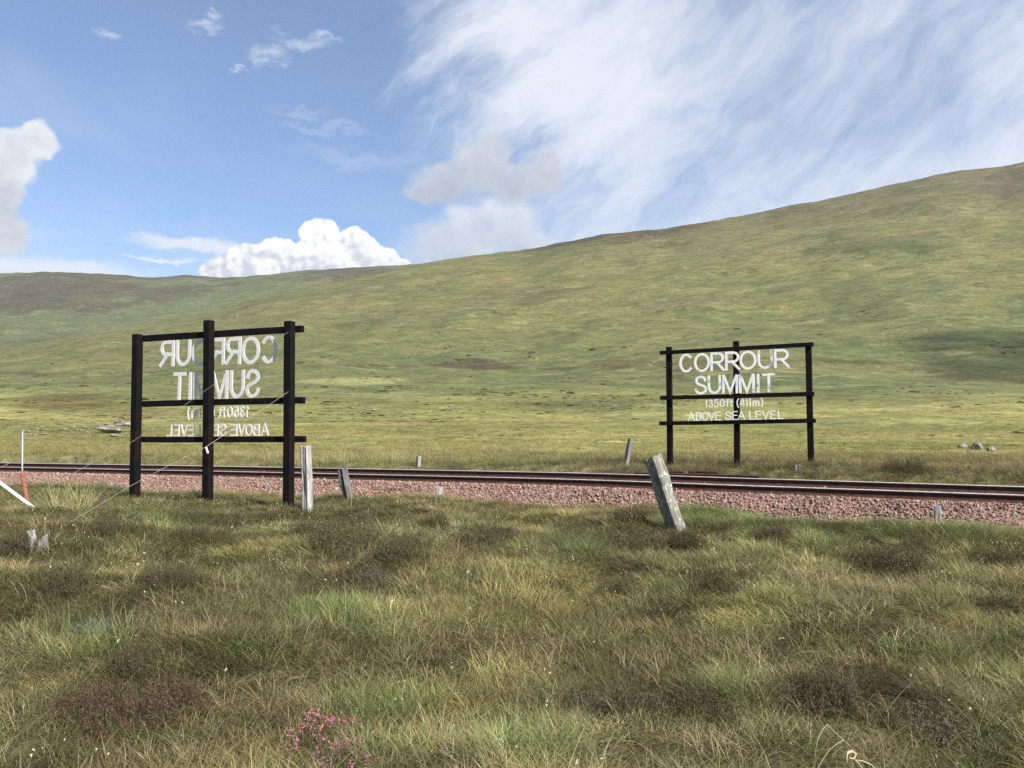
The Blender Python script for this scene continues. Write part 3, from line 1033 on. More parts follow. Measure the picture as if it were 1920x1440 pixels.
GLYPH = {
    'C': [arc(0.5, 0.5, 0.5, 0.5, 42, 318, 22)],
    'O': [arc(0.5, 0.5, 0.5, 0.5, 0, 360, 28)],
    '0': [arc(0.5, 0.5, 0.5, 0.5, 0, 360, 24)],
    'R': [[(0, 0), (0, 1)], [(0, 1), (0.5, 1)] + arc(0.58, 0.73, 0.36, 0.27, 80, -80, 9) + [(0.5, 0.46), (0, 0.46)], [(0.45, 0.46), (1, 0)]],
    'U': [[(0, 1), (0, 0.4)] + arc(0.5, 0.4, 0.5, 0.4, 190, 350, 12) + [(1, 0.4), (1, 1)]],
    'S': [spline([(0.93, 0.76), (0.80, 0.93), (0.5, 1.0), (0.2, 0.93), (0.06, 0.76), (0.18, 0.60), (0.5, 0.51), (0.84, 0.41), (0.97, 0.24), (0.82, 0.07), (0.5, 0.0), (0.18, 0.07), (0.02, 0.25)])],
    'M': [[(0, 0), (0, 1)], [(0.03, 1), (0.5, 0.02), (0.97, 1)], [(1, 1), (1, 0)]],
    'I': [[(0.5, 0), (0.5, 1)]],
    'T': [[(0, 1), (1, 1)], [(0.5, 1), (0.5, 0)]],
    '1': [[(0.1, 0.76), (0.65, 1), (0.65, 0)]],
    '3': [spline([(0.03, 0.82), (0.25, 0.98), (0.6, 0.98), (0.88, 0.78), (0.66, 0.55), (0.4, 0.52)]), spline([(0.4, 0.52), (0.8, 0.47), (0.98, 0.25), (0.7, 0.02), (0.3, 0.01), (0.0, 0.2)])],
    '5': [[(0.92, 1), (0.2, 1), (0.08, 0.5)], spline([(0.08, 0.5), (0.45, 0.63), (0.85, 0.53), (0.98, 0.3), (0.75, 0.05), (0.35, 0.0), (0.0, 0.16)])],
    'f': [spline([(1.0, 0.98), (0.62, 0.97), (0.45, 0.78), (0.45, 0.4), (0.45, 0.0)]), [(0.0, 0.68), (0.95, 0.68)]],
    't': [spline([(0.4, 0.95), (0.4, 0.55), (0.42, 0.12), (0.65, 0.0), (1.0, 0.03)]), [(0.0, 0.68), (0.95, 0.68)]],
    '(': [spline([(0.9, 1.05), (0.3, 0.78), (0.1, 0.42), (0.3, 0.08), (0.9, -0.18)])],
    ')': [spline([(0.1, 1.05), (0.7, 0.78), (0.9, 0.42), (0.7, 0.08), (0.1, -0.18)])],
    '4': [[(0.72, 0), (0.72, 1), (0.0, 0.28), (1.0, 0.28)]],
    'm': [[(0, 0), (0, 0.7)], spline([(0, 0.45), (0.12, 0.66), (0.32, 0.68), (0.48, 0.5), (0.48, 0.0)]), spline([(0.48, 0.45), (0.62, 0.66), (0.84, 0.68), (1.0, 0.5), (1.0, 0.0)])],
    'A': [[(0, 0), (0.5, 1), (1, 0)], [(0.18, 0.34), (0.82, 0.34)]],
    'B': [[(0, 0), (0, 1)], [(0, 1), (0.5, 1)] + arc(0.55, 0.765, 0.35, 0.235, 80, -80, 8) + [(0.5, 0.53), (0, 0.53)], [(0.5, 0.53)] + arc(0.6, 0.265, 0.4, 0.265, 80, -80, 8) + [(0.5, 0), (0, 0)]],
    'V': [[(0, 1), (0.5, 0), (1, 1)]],
    'E': [[(0, 0), (0, 1)], [(0, 1), (1, 1)], [(0, 0.53), (0.9, 0.53)], [(0, 0), (1, 0)]],
    'L': [[(0, 1), (0, 0)], [(0, 0), (1, 0)]],
}


def letter_mesh(ch, w, h, sw, thick, mat, seed=0):
    """cut-out letter in local XZ, lower left at origin, front towards -Y"""
    r = random.Random(seed)
    v, f = [], []
    hw = sw / 2
    for si, line in enumerate(GLYPH[ch]):
        pts = [Vector((hw + x * (w - sw), hw + z * (h - sw))) for x, z in line]
        if ch == 'I':
            pts = [Vector((w / 2, hw + z * (h - sw))) for x, z in line]
        closed = (pts[0] - pts[-1]).length < 1e-4 and len(pts) > 4
        if closed:
            pts = pts[:-1]
        else:   # square ends reach the full height
            d0, d1 = (pts[0] - pts[1]).normalized(), (pts[-1] - pts[-2]).normalized()
            pts[0] = pts[0] + d0 * hw * 0.9
            pts[-1] = pts[-1] + d1 * hw * 0.9
        n = len(pts)
        b0 = len(v)
        y0, y1 = -thick / 2 - 0.0016 * si, thick / 2 + 0.0016 * si
        for i, p in enumerate(pts):
            a = pts[i - 1] if (i > 0 or closed) else p
            b = pts[(i + 1) % n] if (i < n - 1 or closed) else p
            t1 = (p - a).normalized() if (p - a).length > 1e-6 else (b - p).normalized()
            t2 = (b - p).normalized() if (b - p).length > 1e-6 else t1
            n1, n2 = Vector((-t1.y, t1.x)), Vector((-t2.y, t2.x))
            m = n1 + n2
            m = m / max(m.length_squared, 0.6) * 2 if m.length > 1e-4 else n1 * 1.0
            j = hw * (1 + r.uniform(-0.05, 0.05))
            L, R = p + m * j, p - m * j
            v += [(L.x, y0, L.y), (R.x, y0, R.y), (R.x, y1, R.y), (L.x, y1, L.y)]
        for i in range(n if closed else n - 1):
            a, b = b0 + 4 * i, b0 + 4 * ((i + 1) % n)
            for k in range(4):
                k2 = (k + 1) % 4
                f.append((a + k, a + k2, b + k2, b + k))
        if not closed:
            f.append((b0, b0 + 3, b0 + 2, b0 + 1))
            e = b0 + 4 * (n - 1)
            f.append((e, e + 1, e + 2, e + 3))
    me = mesh_np('letter', v, f, mat)
    bm = bmesh.new()
    bm.from_mesh(me)
    bmesh.ops.recalc_face_normals(bm, faces=bm.faces)
    bm.to_mesh(me)
    bm.free()
    return me


ROWS = [
    [('C', 0.000, 0.133), ('O', 0.139, 0.288), ('R', 0.293, 0.426), ('R', 0.430, 0.567), ('O', 0.562, 0.713), ('U', 0.722, 0.854), ('R', 0.866, 1.0)],
    [('S', 0.000, 0.162), ('U', 0.170, 0.336), ('M', 0.352, 0.547), ('M', 0.560, 0.752), ('I', 0.762, 0.822), ('T', 0.845, 1.0)],
    [('1', 0.000, 0.045), ('3', 0.062, 0.140), ('5', 0.158, 0.238), ('0', 0.255, 0.345), ('f', 0.365, 0.420), ('t', 0.432, 0.485), ('(', 0.548, 0.590), ('4', 0.602, 0.690), ('1', 0.700, 0.742), ('1', 0.752, 0.797), ('m', 0.822, 0.930), (')', 0.955, 0.998)],
    [('A', 0.000, 0.074), ('B', 0.087, 0.147), ('O', 0.153, 0.222), ('V', 0.223, 0.291), ('E', 0.297, 0.360), ('S', 0.400, 0.468), ('E', 0.478, 0.535), ('A', 0.537, 0.611), ('L', 0.653, 0.705), ('E', 0.718, 0.776), ('V', 0.785, 0.857), ('E', 0.868, 0.922), ('L', 0.945, 1.0)],
]


def build_sign(label, xpx, D, theta, reverse, posts, beams, rows, seed):
    # letters: on the face of the beams, or let in flush with their backs where the back is what we see
    """posts: (x_top, y_top, x_bot, y_bot) px; beams: (xl, xr, (x1, y1), (x2, y2)) px; rows: (x_first, x_last, top/bottom y at each) px"""
    dv = Vector((math.cos(theta), -math.sin(theta), 0))
    p0 = px_at(xpx, 826, D)
    p0.z = 0
    zb = gz(p0.x, p0.y)
    rz = math.pi - theta if reverse else -theta
    root = empty('summit_sign', (p0.x, p0.y, zb), rz)
    tag(root, label, 'sign', 'summit signs beside the railway')
    sg = -1 if reverse else 1

    def loc(x, y):
        """photo pixel -> local (x along reading direction, z) in the sign's plane"""
        u, e = (float(k) for k in px_dir(x, y))
        # p0 + a dv = (u t, t)
        a = (u * p0.y - p0.x) / (dv.x - u * dv.y)
        t = p0.y + a * dv.y
        return sg * a, EYE + e * t - zb
    PW = 0.155
    for i, (xt, yt, xb, yb) in enumerate(posts):
        x1, z1 = loc(xt, yt)
        x2, z2 = loc(xb, yb)
        wp = p0 + dv * (sg * (x1 + x2) / 2)
        z2 = gz(wp.x, wp.y) - zb - 0.45
        xm = (x1 + x2) / 2
        lean = (x1 - x2) / (z1 - z2)
        me = box_mesh('post', (PW, PW, z1 - z2), M_TIMBER, 0.012, 0.004, seed + i, 6)
        link('post', me, root, (xm, 0, (z1 + z2) / 2), (0, math.atan(lean), 0))
    for i, (xl, xr, (xa, ya), (xb, yb), hpx) in enumerate(beams):
        ax_, az_ = loc(xa, ya)
        bx_, bz_ = loc(xb, yb)
        sl = (bz_ - az_) / (bx_ - ax_)
        l = loc(xl, ya)[0]
        r = loc(xr, yb)[0]
        mid = (l + r) / 2
        me = box_mesh('beam', (abs(r - l), 0.085, hpx), M_TIMBER, 0.008, 0.003, seed + 20 + i, 7)
        link('beam', me, root, (mid, -PW / 2 - 0.044, az_ + sl * (mid - ax_)), (0, -math.atan(sl), 0))
    for ri, (row, (xf, tf, bf_, xe, te, be)) in enumerate(zip(ROWS, rows)):
        x0, zt0 = loc(xf, tf)
        _, zb0 = loc(xf, bf_)
        x1, zt1 = loc(xe, te)
        _, zb1 = loc(xe, be)
        sw = (0.066, 0.066, 0.026, 0.027)[ri] * (1.12 if reverse else 1.0)
        for k, (ch, a, b) in enumerate(row):
            xa, xb = x0 + (x1 - x0) * a, x0 + (x1 - x0) * b
            m = (a + b) / 2
            zt, zl = zt0 + (zt1 - zt0) * m, zb0 + (zb1 - zb0) * m
            mat = M_LETTER_WORN if ri == 1 or (ri == 0 and ch in 'U') else M_LETTER
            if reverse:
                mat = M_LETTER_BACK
            me = letter_mesh(ch, xb - xa, zt - zl, sw, 0.014, mat, seed + ri * 50 + k)
            o = link('letter', me, root, (xa, -PW / 2 - (0.018 if reverse else 0.103), zl))
            o.rotation_euler = (0, random.Random(seed * 7 + ri * 31 + k).uniform(-0.012, 0.012), 0)
    return root, p0, dv


sign_far, _, _ = build_sign(
    'black timber sign with white letters reading CORROUR SUMMIT, standing across the rails', 1385, 22.9, rad(28.4), False,
    [(1254.3, 650.5, 1256.3, 880), (1380, 640, 1382, 880), (1516, 644, 1521, 885)],
    [(1240, 1526.5, (1240, 662.3), (1525, 646.7), 0.115), (1240.5, 1528, (1240, 746.5), (1527, 739.2), 0.118), (1239, 1531, (1239, 794), (1530, 789.2), 0.116)],
    [(1277, 665, 700, 1482, 655, 690.3), (1305, 705.3, 740.5, 1456, 700.6, 735.8), (1325, 750, 764.3, 1433.5, 747, 761.5), (1293, 773, 789.3, 1471, 769.4, 785.8)], 3)
sign_near, NS_P0, NS_DV = build_sign(
    'black timber sign seen from behind with its white letters reversed, held by guy wires', 400, 15.8, rad(22.4), True,
    [(257.5, 627, 254.0, 940), (391.4, 601, 390.8, 940), (543, 602.5, 542, 947)],
    [(249, 560.5, (268, 633.5), (556, 614.8), 0.125), (247.5, 563, (268, 757), (530, 750.5), 0.121), (247, 565, (290, 824), (530, 823.7), 0.118)],
    [(514.5, 627, 680.5, 293.5, 638, 687.5), (482, 690.5, 745.5, 318, 698, 751), (460.5, 760, 782, 344.5, 763.5, 784.5), (498.5, 794, 817, 306, 796, 818)], 11)


# ------------------------------------------------------------------ weathered posts
def post_mesh(name, w, d, h, mat, seed, cols=5, rows=18, warp=0.010, groove=None, broken=0.0, top_tilt=0.0):
    """squared timber with rounded corners, uneven faces, a split and a rough top; base at z = 0 (goes 0.4 m into the ground)"""
    r = random.Random(seed)
    nr = np.random.RandomState(seed)
    ring = []
    for k in range(cols):
        ring.append((-0.5 + k / cols, -0.5))
    for k in range(cols):
        ring.append((0.5, -0.5 + k / cols))
    for k in range(cols):
        ring.append((0.5 - k / cols, 0.5))
    for k in range(cols):
        ring.append((-0.5, 0.5 - k / cols))
    ring = np.array(ring)
    corner = np.minimum(np.abs(np.abs(ring[:, 0]) - 0.5), 1) < 1e-6
    corner = (np.abs(np.abs(ring[:, 0]) - 0.5) < 1e-6) & (np.abs(np.abs(ring[:, 1]) - 0.5) < 1e-6)
    ring = np.where(corner[:, None], ring * 0.93, ring)
    nk = len(ring)
    colw = nr.normal(0, 1, nk) * warp * 0.6
    v = []
    zs = np.linspace(-0.4, h, rows)
    for i, z in enumerate(zs):
        t = max(0, z / h)
        for k, (a, b) in enumerate(ring):
            x, y = a * w, b * d
            nrm = Vector((a, b)).normalized()
            off = colw[k] + nr.normal(0, 1) * warp * 0.25 + warp * 0.7 * math.sin(z * 7 + k * 0.3 + seed)
            if groove and abs(a - groove[0]) < 0.5 / cols + 0.02 and b < -0.4 and groove[1] <= t <= groove[2]:
                off -= 0.03
            x, y = x + nrm.x * off, y + nrm.y * off
            zz = z
            if i == rows - 1:
                zz += top_tilt * a * w * 2 + nr.uniform(-0.012, 0.012) - broken * nr.rand()
            v.append((x, y, zz))
    f = []
    for i in range(rows - 1):
        for k in range(nk):
            k2 = (k + 1) % nk
            f.append((i * nk + k, i * nk + k2, (i + 1) * nk + k2, (i + 1) * nk + k))
    c = len(v)
    top = np.array(v[-nk:])
    v.append((0, 0, float(top[:, 2].mean()) - 0.004))
    for k in range(nk):
        f.append(((rows - 1) * nk + k, (rows - 1) * nk + (k + 1) % nk, c))
    return mesh_np(name, v, f, mat)


def stand(name, me, xt, yt, xb, yb, D, rz, label, cat, lean_in=0.0, group=None, dz=0.0):
    """stand a post so that its foot and head fall on two photo pixels at depth D"""
    b, t = px_at(xb, yb, D), px_at(xt, yt, D)
    t.y += lean_in
    zax = (t - b).normalized()
    xax = Vector((math.cos(rz), math.sin(rz), 0))
    yax = zax.cross(xax).normalized()
    xax = yax.cross(zax)
    o = link(name, me)
    m = Matrix((xax, yax, zax)).transposed().to_4x4()
    b.z += dz
    m.translation = b
    o.matrix_world = m
    tag(o, label, cat, group)
    return o


def hgt(xt, yt, xb, yb, D):
    return (px_at(xt, yt, D) - px_at(xb, yb, D)).length


# thick lichened post leaning over beside the line
D = 12.0
stand('fence_post', post_mesh('leaning_post', 0.215, 0.20, hgt(1224, 856, 1266, 985, D), M_WOOD_LICHEN, 5, 6, 22, 0.012, (0.02, 0.05, 0.72), 0.015, 0.10),
      1224, 856, 1266, 985, D, rad(-45), 'thick lichen-crusted timber post leaning heavily towards the track', 'post')
D = 14.3
wp = stand('fence_post', post_mesh('white_post', 0.145, 0.145, hgt(574, 835, 577, 951, D), M_WOOD_PALE, 8, 5, 20, 0.009, (-0.1, 0.28, 0.58), 0.03, 0.0),
           574, 835, 577, 951, D, rad(-33), 'upright bleached fence post beside the sign seen from behind', 'post')
D = 17.6
stand('broken_post', post_mesh('stub', 0.17, 0.15, hgt(641, 874, 651, 926, D), M_WOOD_DARK, 12, 5, 16, 0.016, (0.0, 0.0, 1.0), 0.09, 0.3),
      641, 874, 651, 926, D, rad(-30), 'short rotten dark grey post stub in front of the rails', 'post')
D = 27.0
stand('marker_post', post_mesh('marker', 0.15, 0.12, hgt(785, 855, 784, 889, D), M_WOOD_PALE, 14, 4, 10, 0.004, None, 0.01),
      785, 855, 784, 889, D, rad(-50), 'small white marker post just beyond the far rail', 'post')
D = 24.5
stand('fence_post', post_mesh('far_post', 0.14, 0.13, hgt(1183, 822, 1172, 882, D), M_WOOD, 16, 4, 16, 0.008, (0, 0.2, 0.8), 0.03),
      1183, 822, 1172, 882, D, rad(-52), 'slim grey weathered post tilting beyond the rails next to the readable sign', 'post')
D = 12.6
stand('marker_post', post_mesh('peg', 0.095, 0.085, hgt(1757, 947, 1758, 976, D), M_WOOD_PALE, 18, 4, 8, 0.005, None, 0.012),
      1757, 947, 1758, 976, D, rad(-25), 'short pale peg in the grass at the edge of the ballast', 'post')
for k, (x, y0, y1, dd) in enumerate([(1492.5, 872, 880, 21.6), (1499.5, 870.5, 881, 21.7)]):
    stand('white_peg', post_mesh('tiny_peg', 0.055, 0.05, hgt(x, y0, x, y1, dd), M_WOOD_PALE, 30 + k, 3, 6, 0.003, None, 0.008),
          x, y0, x, y1, dd, rad(-20), ('rounded white peg beside the sign post across the track', 'taller slim white peg beside the sign post across the track')[k], 'peg')

# split stump holding the guy wire
b = px_ground(72, 1032)
stump = empty('split_stump', b, rad(20))
stump.scale = (0.82, 0.82, 0.82)
tag(stump, 'split grey stump of a rotten post with a guy wire tied to it', 'stump')
for k, (dx, dy, w, d, h, s, ln) in enumerate([(-0.055, 0.0, 0.075, 0.15, 0.33, 40, -0.16), (0.03, -0.02, 0.06, 0.10, 0.20, 41, -0.10), (0.085, 0.03, 0.055, 0.12, 0.25, 42, -0.14)]):
    o = link('splinter', post_mesh('splinter', w, d, h, M_WOOD_PALE if k == 0 else M_WOOD, s, 4, 10, 0.010, None, 0.06), stump, (dx, dy, -0.02))
    o.rotation_euler = (0, ln, 0)

# little white plate on a stake
D = 15.4
pb = px_at(817, 966, D)
pb.z = gz(pb.x, pb.y)
sig = empty('marker_plate', pb)
tag(sig, 'small white plate on a thin stake at the foot of the ballast', 'marker')
pt = px_at(824.5, 920.5, D)
link('stake', tube('stake', [(0, 0, -0.2), tuple(px_at(818, 930, D) - pb), tuple(px_at(821, 915, D) - pb + Vector((0, 0.03, 0)))], 0.009, M_WOOD), sig)
link('plate', box_mesh('plate', (0.125, 0.022, 0.145), M_WOOD_PALE, 0.008), sig, tuple(pt - pb), (rad(4), rad(5), rad(12)))

# rusty pipe post with a thin galvanised upright in it
D = 15.6
b, t = px_at(53, 956, D), px_at(41.5, 886, D)
rp = empty('pipe_post', b)
tag(rp, 'rusty brown pipe post with a thin grey rod rising from its top', 'post')
link('sleeve', tube('sleeve', [tuple((t - b) * -0.25), (0, 0, 0), tuple((t - b) * 0.5), tuple(t - b)], 0.047, M_ORANGE, 12), rp)
link('rod', tube('rod', [tuple((t - b) * 0.8), tuple(px_at(41.6, 880, D) - b), tuple(px_at(42.2, 806, D) - b)], 0.019, M_GALV, 8), rp)

# white brace pole running up to a strainer post just out of the picture
D = 14.2
b = px_at(87, 970, D)
e = px_at(-60, 861, D)
brace = link('brace_pole', tube('brace_pole', [tuple(px_at(95, 976, D) - b), (0, 0, 0), tuple((e - b) * 0.5), tuple(e - b)], 0.030, M_WHITEPIPE, 10), None, b)
tag(brace, 'white painted pole slanting down into the heather beside the rusty pipe post', 'pole')
sp = px_at(-66, 826, D + 0.02)
sp.z = gz(sp.x, sp.y)
strainer = link('strainer_post', post_mesh('strainer', 0.17, 0.17, 1.30, M_WOOD, 44, 4, 14, 0.008, None, 0.01), None, sp, (0, 0, rad(15)))
tag(strainer, 'stout grey strainer post carrying the white brace pole', 'post')


# guy wires from the ground up to the near sign
def wire(name, px_pts, label, sag=0.0, r=0.0030):
    """px_pts: (x, y, depth)"""
    P = [px_at(*p) for p in px_pts]
    out = []
    for i in range(len(P) - 1):
        for k in range(8):
            t = k / 8
            out.append(P[i].lerp(P[i + 1], t))
    out.append(P[-1])
    o0 = out[0].copy()
    o = link(name, tube(name, [tuple(p - o0) for p in out], r, M_WIRE, 5), None, o0)
    tag(o, label, 'wire', 'guy wires of the sign')
    return o


wire('guy_wire', [(-30, 965, 13.6), (0, 957, 13.7), (50, 941, 13.85), (100, 908, 14.0), (180, 864, 14.2), (250, 827, 14.4), (357, 752, 14.65), (541, 622, 14.92)],
     'slack guy wire running from the heather up to the head of the sign post')
wb = wire('guy_wire', [(86, 1004, 10.45), (160, 962, 11.4), (245, 911, 12.4), (318, 872, 13.2), (386, 838, 13.9), (410, 822, 14.1), (505, 759, 14.7), (541, 734, 14.92)],
          'guy wire tied from the split stump to the middle of the sign post')
tg = px_at(386, 838, 13.88)
tagm = box_mesh('tag', (0.028, 0.008, 0.11), M_WHITEPIPE, 0.003)
link('tag', tagm, wb, tuple(tg - wb.location + Vector((0.022, 0, -0.055))), (0, rad(-18), rad(20)))
wire('guy_wire', [(-40, 893, 13.9), (0, 877, 14.4), (18, 868, 14.7), (42, 855, 15.55)], 'short wire reaching from out of view to the rod above the rusty pipe', r=0.0035)
wire('guy_wire', [(-30, 812, 14.2), (5, 806.5, 14.9), (25, 805, 15.3), (42, 807, 15.58)], 'pale top wire sagging to the head of the thin grey rod', r=0.0035)

# discarded rails on the far side
oldr = [((1190, 886.5), (1424, 892.5), 0.0), ((1215, 884.2), (1282, 884.6), 0.55), ((1290, 883.6), (1347, 884.8), 0.75)]
for k, (pa, pb_, off) in enumerate(oldr):
    # they lie along the line, about 2.6 m beyond the track centre
    qv = -2.75 - off
    def s_of(x):
        best = None
        for s in np.arange(-10, 20, 0.02):
            X, Y = track_xy(s, qv)
            d = abs(float(X / Y) - float(px_dir(x, 888)[0]))
            if best is None or d < best[0]:
                best = (d, s)
        return best[1]
    sa, sb = s_of(pa[0]), s_of(pb_[0])
    zc = {}
    for s_, (x_, y_) in ((sa, pa), (sb, pb_)):
        X, Y = track_xy(s_, qv)
        zc[s_] = px_at(x_, y_ - 1.5, float(Y)).z
    me = sweep('old_rail', RAIL, sa, sb, (sb - sa) / 6.0, qv, lambda s, a=sa, b_=sb, z=zc: z[a] + (z[b_] - z[a]) * (s - a) / (b_ - a), [M_OLDRUST, M_OLDRUST], RAIL_MI)
    bc = np.array([v.co for v in me.vertices]).mean(0)
    for v in me.vertices:
        v.co -= Vector(bc)
    o = link('discarded_rail', me, None, tuple(bc))
    tag(o, ['long rusty discarded rail lying beside the far rail', 'short rusty rail end lying next to the leaning sign foot', 'short rusty rail piece lying between the far sign posts'][k], 'rail', 'discarded rails')


# ------------------------------------------------------------------ vegetation
def ribbons(r, root, length, width, az, lean, curl, segs=3, twist=None):
    """curved tapering blades; root (N,3). Returns verts, faces, shade"""
    n = len(root)
    az = np.asarray(az)
    d = np.stack([np.cos(az), np.sin(az), np.zeros(n)], 1)
    tw = r.uniform(-0.9, 0.9, n) if twist is None else twist
    sd = np.stack([-np.sin(az + tw), np.cos(az + tw), np.zeros(n)], 1)
    p = np.array(root, float)
    rows = []
    sh = r.rand(n)
    for k in range(segs + 1):
        t = k / segs
        w = width * (1 - t) ** 0.6 * (0.7 + 0.3 * min(1, t * 3 + 0.3))
        if k < segs:
            rows.append((p - sd * w[:, None] / 2, p + sd * w[:, None] / 2))
        else:
            rows.append((p,))
        th = lean + curl * (k + 0.5) / segs
        p = p + (d * np.sin(th)[:, None] + np.array([0, 0, 1.0]) * np.cos(th)[:, None]) * (length / segs)[:, None]
    per = 2 * segs + 1
    v = np.zeros((n, per, 3))
    for k in range(segs):
        v[:, 2 * k], v[:, 2 * k + 1] = rows[k]
    v[:, -1] = rows[segs][0]
    f = []
    for i in range(n):
        b = i * per
        for k in range(segs - 1):
            f.append((b + 2 * k, b + 2 * k + 1, b + 2 * k + 3, b + 2 * k + 2))
        f.append((b + 2 * segs - 2, b + 2 * segs - 1, b + per - 1))
    return v.reshape(-1, 3), f, np.repeat(sh, per)


def join_parts(parts):
    v, f, sh, mi = [], [], [], []
    off = 0
    for pv, pf, ps, m in parts:
        v.append(pv)
        f += [tuple(i + off for i in q) for q in pf]
        sh.append(ps)
        mi += [m] * len(pf)
        off += len(pv)
    return np.concatenate(v), f, np.concatenate(sh), mi


def disc(r, n, rad_):
    a, q = r.uniform(0, 6.283, n), np.sqrt(r.rand(n)) * rad_
    return np.stack([np.cos(a) * q, np.sin(a) * q, np.full(n, -0.03)], 1), a, q


def grass_tuft(seed, n=30, rad_=0.11, l=(0.13, 0.30), w=(0.0028, 0.0060), spread=0.55, mat=None, curl=(0.2, 1.3), segs=3):
    r = np.random.RandomState(seed)
    p, a, q = disc(r, n, rad_)
    wind = 0.35
    az = a + r.normal(0, 0.7, n)
    lean = np.abs(r.normal(0.1, 0.22, n)) + q / rad_ * spread * 0.5
    v, f, s = ribbons(r, p, r.uniform(*l, n), r.uniform(*w, n), az, lean, r.uniform(*curl, n), segs)
    return mesh_np('grass_tuft', v, f, mat or M_GRASS, attrs={'shade': s})


def tris(r, c, size, up=0.0):
    """small randomly turned leaf triangles centred on c"""
    n = len(c)
    a = r.normal(0, 1, (n, 3)) * (1 - 0.6 * min(1, up)) + np.array([0, 0, 1.0]) * up
    a /= np.linalg.norm(a, axis=1)[:, None]
    b = np.cross(a, r.normal(0, 1, (n, 3)))
    b /= np.linalg.norm(b, axis=1)[:, None]
    s = np.asarray(size)[:, None]
    v = np.stack([c - a * s * 0.5 - b * s * 0.22, c - a * s * 0.5 + b * s * 0.22, c + a * s * 0.6], 1).reshape(-1, 3)
    f = [(3 * i, 3 * i + 1, 3 * i + 2) for i in range(n)]
    return v, f, np.repeat(r.rand(n), 3)


def heather_parts(r, stems, rad_, h, leaves, leaf=(0.008, 0.016), dome=False, flower=0, mats=(0, 1)):
    p, a, q = disc(r, stems, rad_)
    az = a + r.normal(0, 0.5, stems)
    L = r.uniform(*h, stems)
    if dome:
        ph = r.uniform(0, 6.28, 3)
        L = L * (1.05 - 0.6 * (q / rad_) ** 2) * (1 + 0.22 * np.sin(p[:, 0] / rad_ * 4 + ph[0]) * np.sin(p[:, 1] / rad_ * 4 + ph[1]))
        rr = 1 + 0.22 * np.sin(2 * a + ph[2]) + 0.16 * np.sin(5 * a + ph[0])
        p[:, 0] *= rr
        p[:, 1] *= rr
    lean = 0.05 + (0.45 if dome else 0.7) * q / rad_ * r.uniform(0.5, 1.1, stems)
    v, f, s = ribbons(r, p, L, np.full(stems, 0.0042), az, lean, r.uniform(-0.3, 0.3, stems), 2)
    parts = [(v, f, s * 0.4, mats[0])]
    vv = v.reshape(stems, 5, 3)
    pts = [vv[:, 0], (vv[:, 2] + vv[:, 3]) / 2, vv[:, 4]]
    t = r.rand(stems, leaves) ** (0.45 if dome else 0.75)
    seg0 = t < 0.5
    tt = np.where(seg0, t * 2, t * 2 - 1)[..., None]
    c = np.where(seg0[..., None], pts[0][:, None] * (1 - tt) + pts[1][:, None] * tt, pts[1][:, None] * (1 - tt) + pts[2][:, None] * tt)
    c = c + r.normal(0, 0.012, c.shape)
    cl = c.reshape(-1, 3)
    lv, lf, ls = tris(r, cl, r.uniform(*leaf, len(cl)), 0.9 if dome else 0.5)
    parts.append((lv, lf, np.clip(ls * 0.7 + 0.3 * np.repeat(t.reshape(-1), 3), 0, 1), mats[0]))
    if flower:
        k = r.randint(0, stems, flower)
        u = r.uniform(0.88, 1.10, flower)[:, None]
        fc = pts[1][k] * (1 - (u * 2 - 1)) + pts[2][k] * (u * 2 - 1) + r.normal(0, 0.012, (flower, 3))
        parts.append((*tris(r, fc, r.uniform(0.014, 0.024, flower)), mats[1]))
        parts.append((*tris(r, fc + r.normal(0, 0.004, fc.shape), r.uniform(0.014, 0.024, flower)), mats[1]))
    return parts


def heather_tuft(seed, stems=22, rad_=0.12, h=(0.09, 0.20), leaves=16, mat=None, flower=0, dome=False, leaf=(0.008, 0.016)):
    r = np.random.RandomState(seed)
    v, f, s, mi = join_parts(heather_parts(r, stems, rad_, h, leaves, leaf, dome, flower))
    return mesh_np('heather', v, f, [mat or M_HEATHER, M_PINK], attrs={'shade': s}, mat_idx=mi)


def stalk_set(seed, n=4, l=(0.18, 0.40), w=(0.002, 0.0034), mat=None):
    r = np.random.RandomState(seed)
    p, a, q = disc(r, n, 0.10)
    v, f, s = ribbons(r, p, r.uniform(*l, n), r.uniform(*w, n), r.uniform(0, 6.28, n), r.uniform(0.0, 0.7, n), r.uniform(0.6, 2.9, n), 7, np.full(n, 0.2))
    return mesh_np('dry_stalk', v, f, mat or M_STRAW, attrs={'shade': s})


def flower_stem(seed, mat, n=2):
    r = np.random.RandomState(seed)
    p, a, q = disc(r, n, 0.06)
    L = r.uniform(0.14, 0.26, n)
    v, f, s = ribbons(r, p, L, np.full(n, 0.002), a, r.uniform(0, 0.2, n), r.uniform(0, 0.2, n), 2)
    tip = v.reshape(n, 5, 3)[:, 4]
    parts = [(v, f, s, 0)]
    for _ in range(5):
        parts.append((*tris(r, tip + r.normal(0, 0.003, tip.shape), r.uniform(0.008, 0.014, n)), 1))
    v, f, s, mi = join_parts(parts)
    return mesh_np('flower', v, f, [M_STRAW, mat], attrs={'shade': s}, mat_idx=mi)


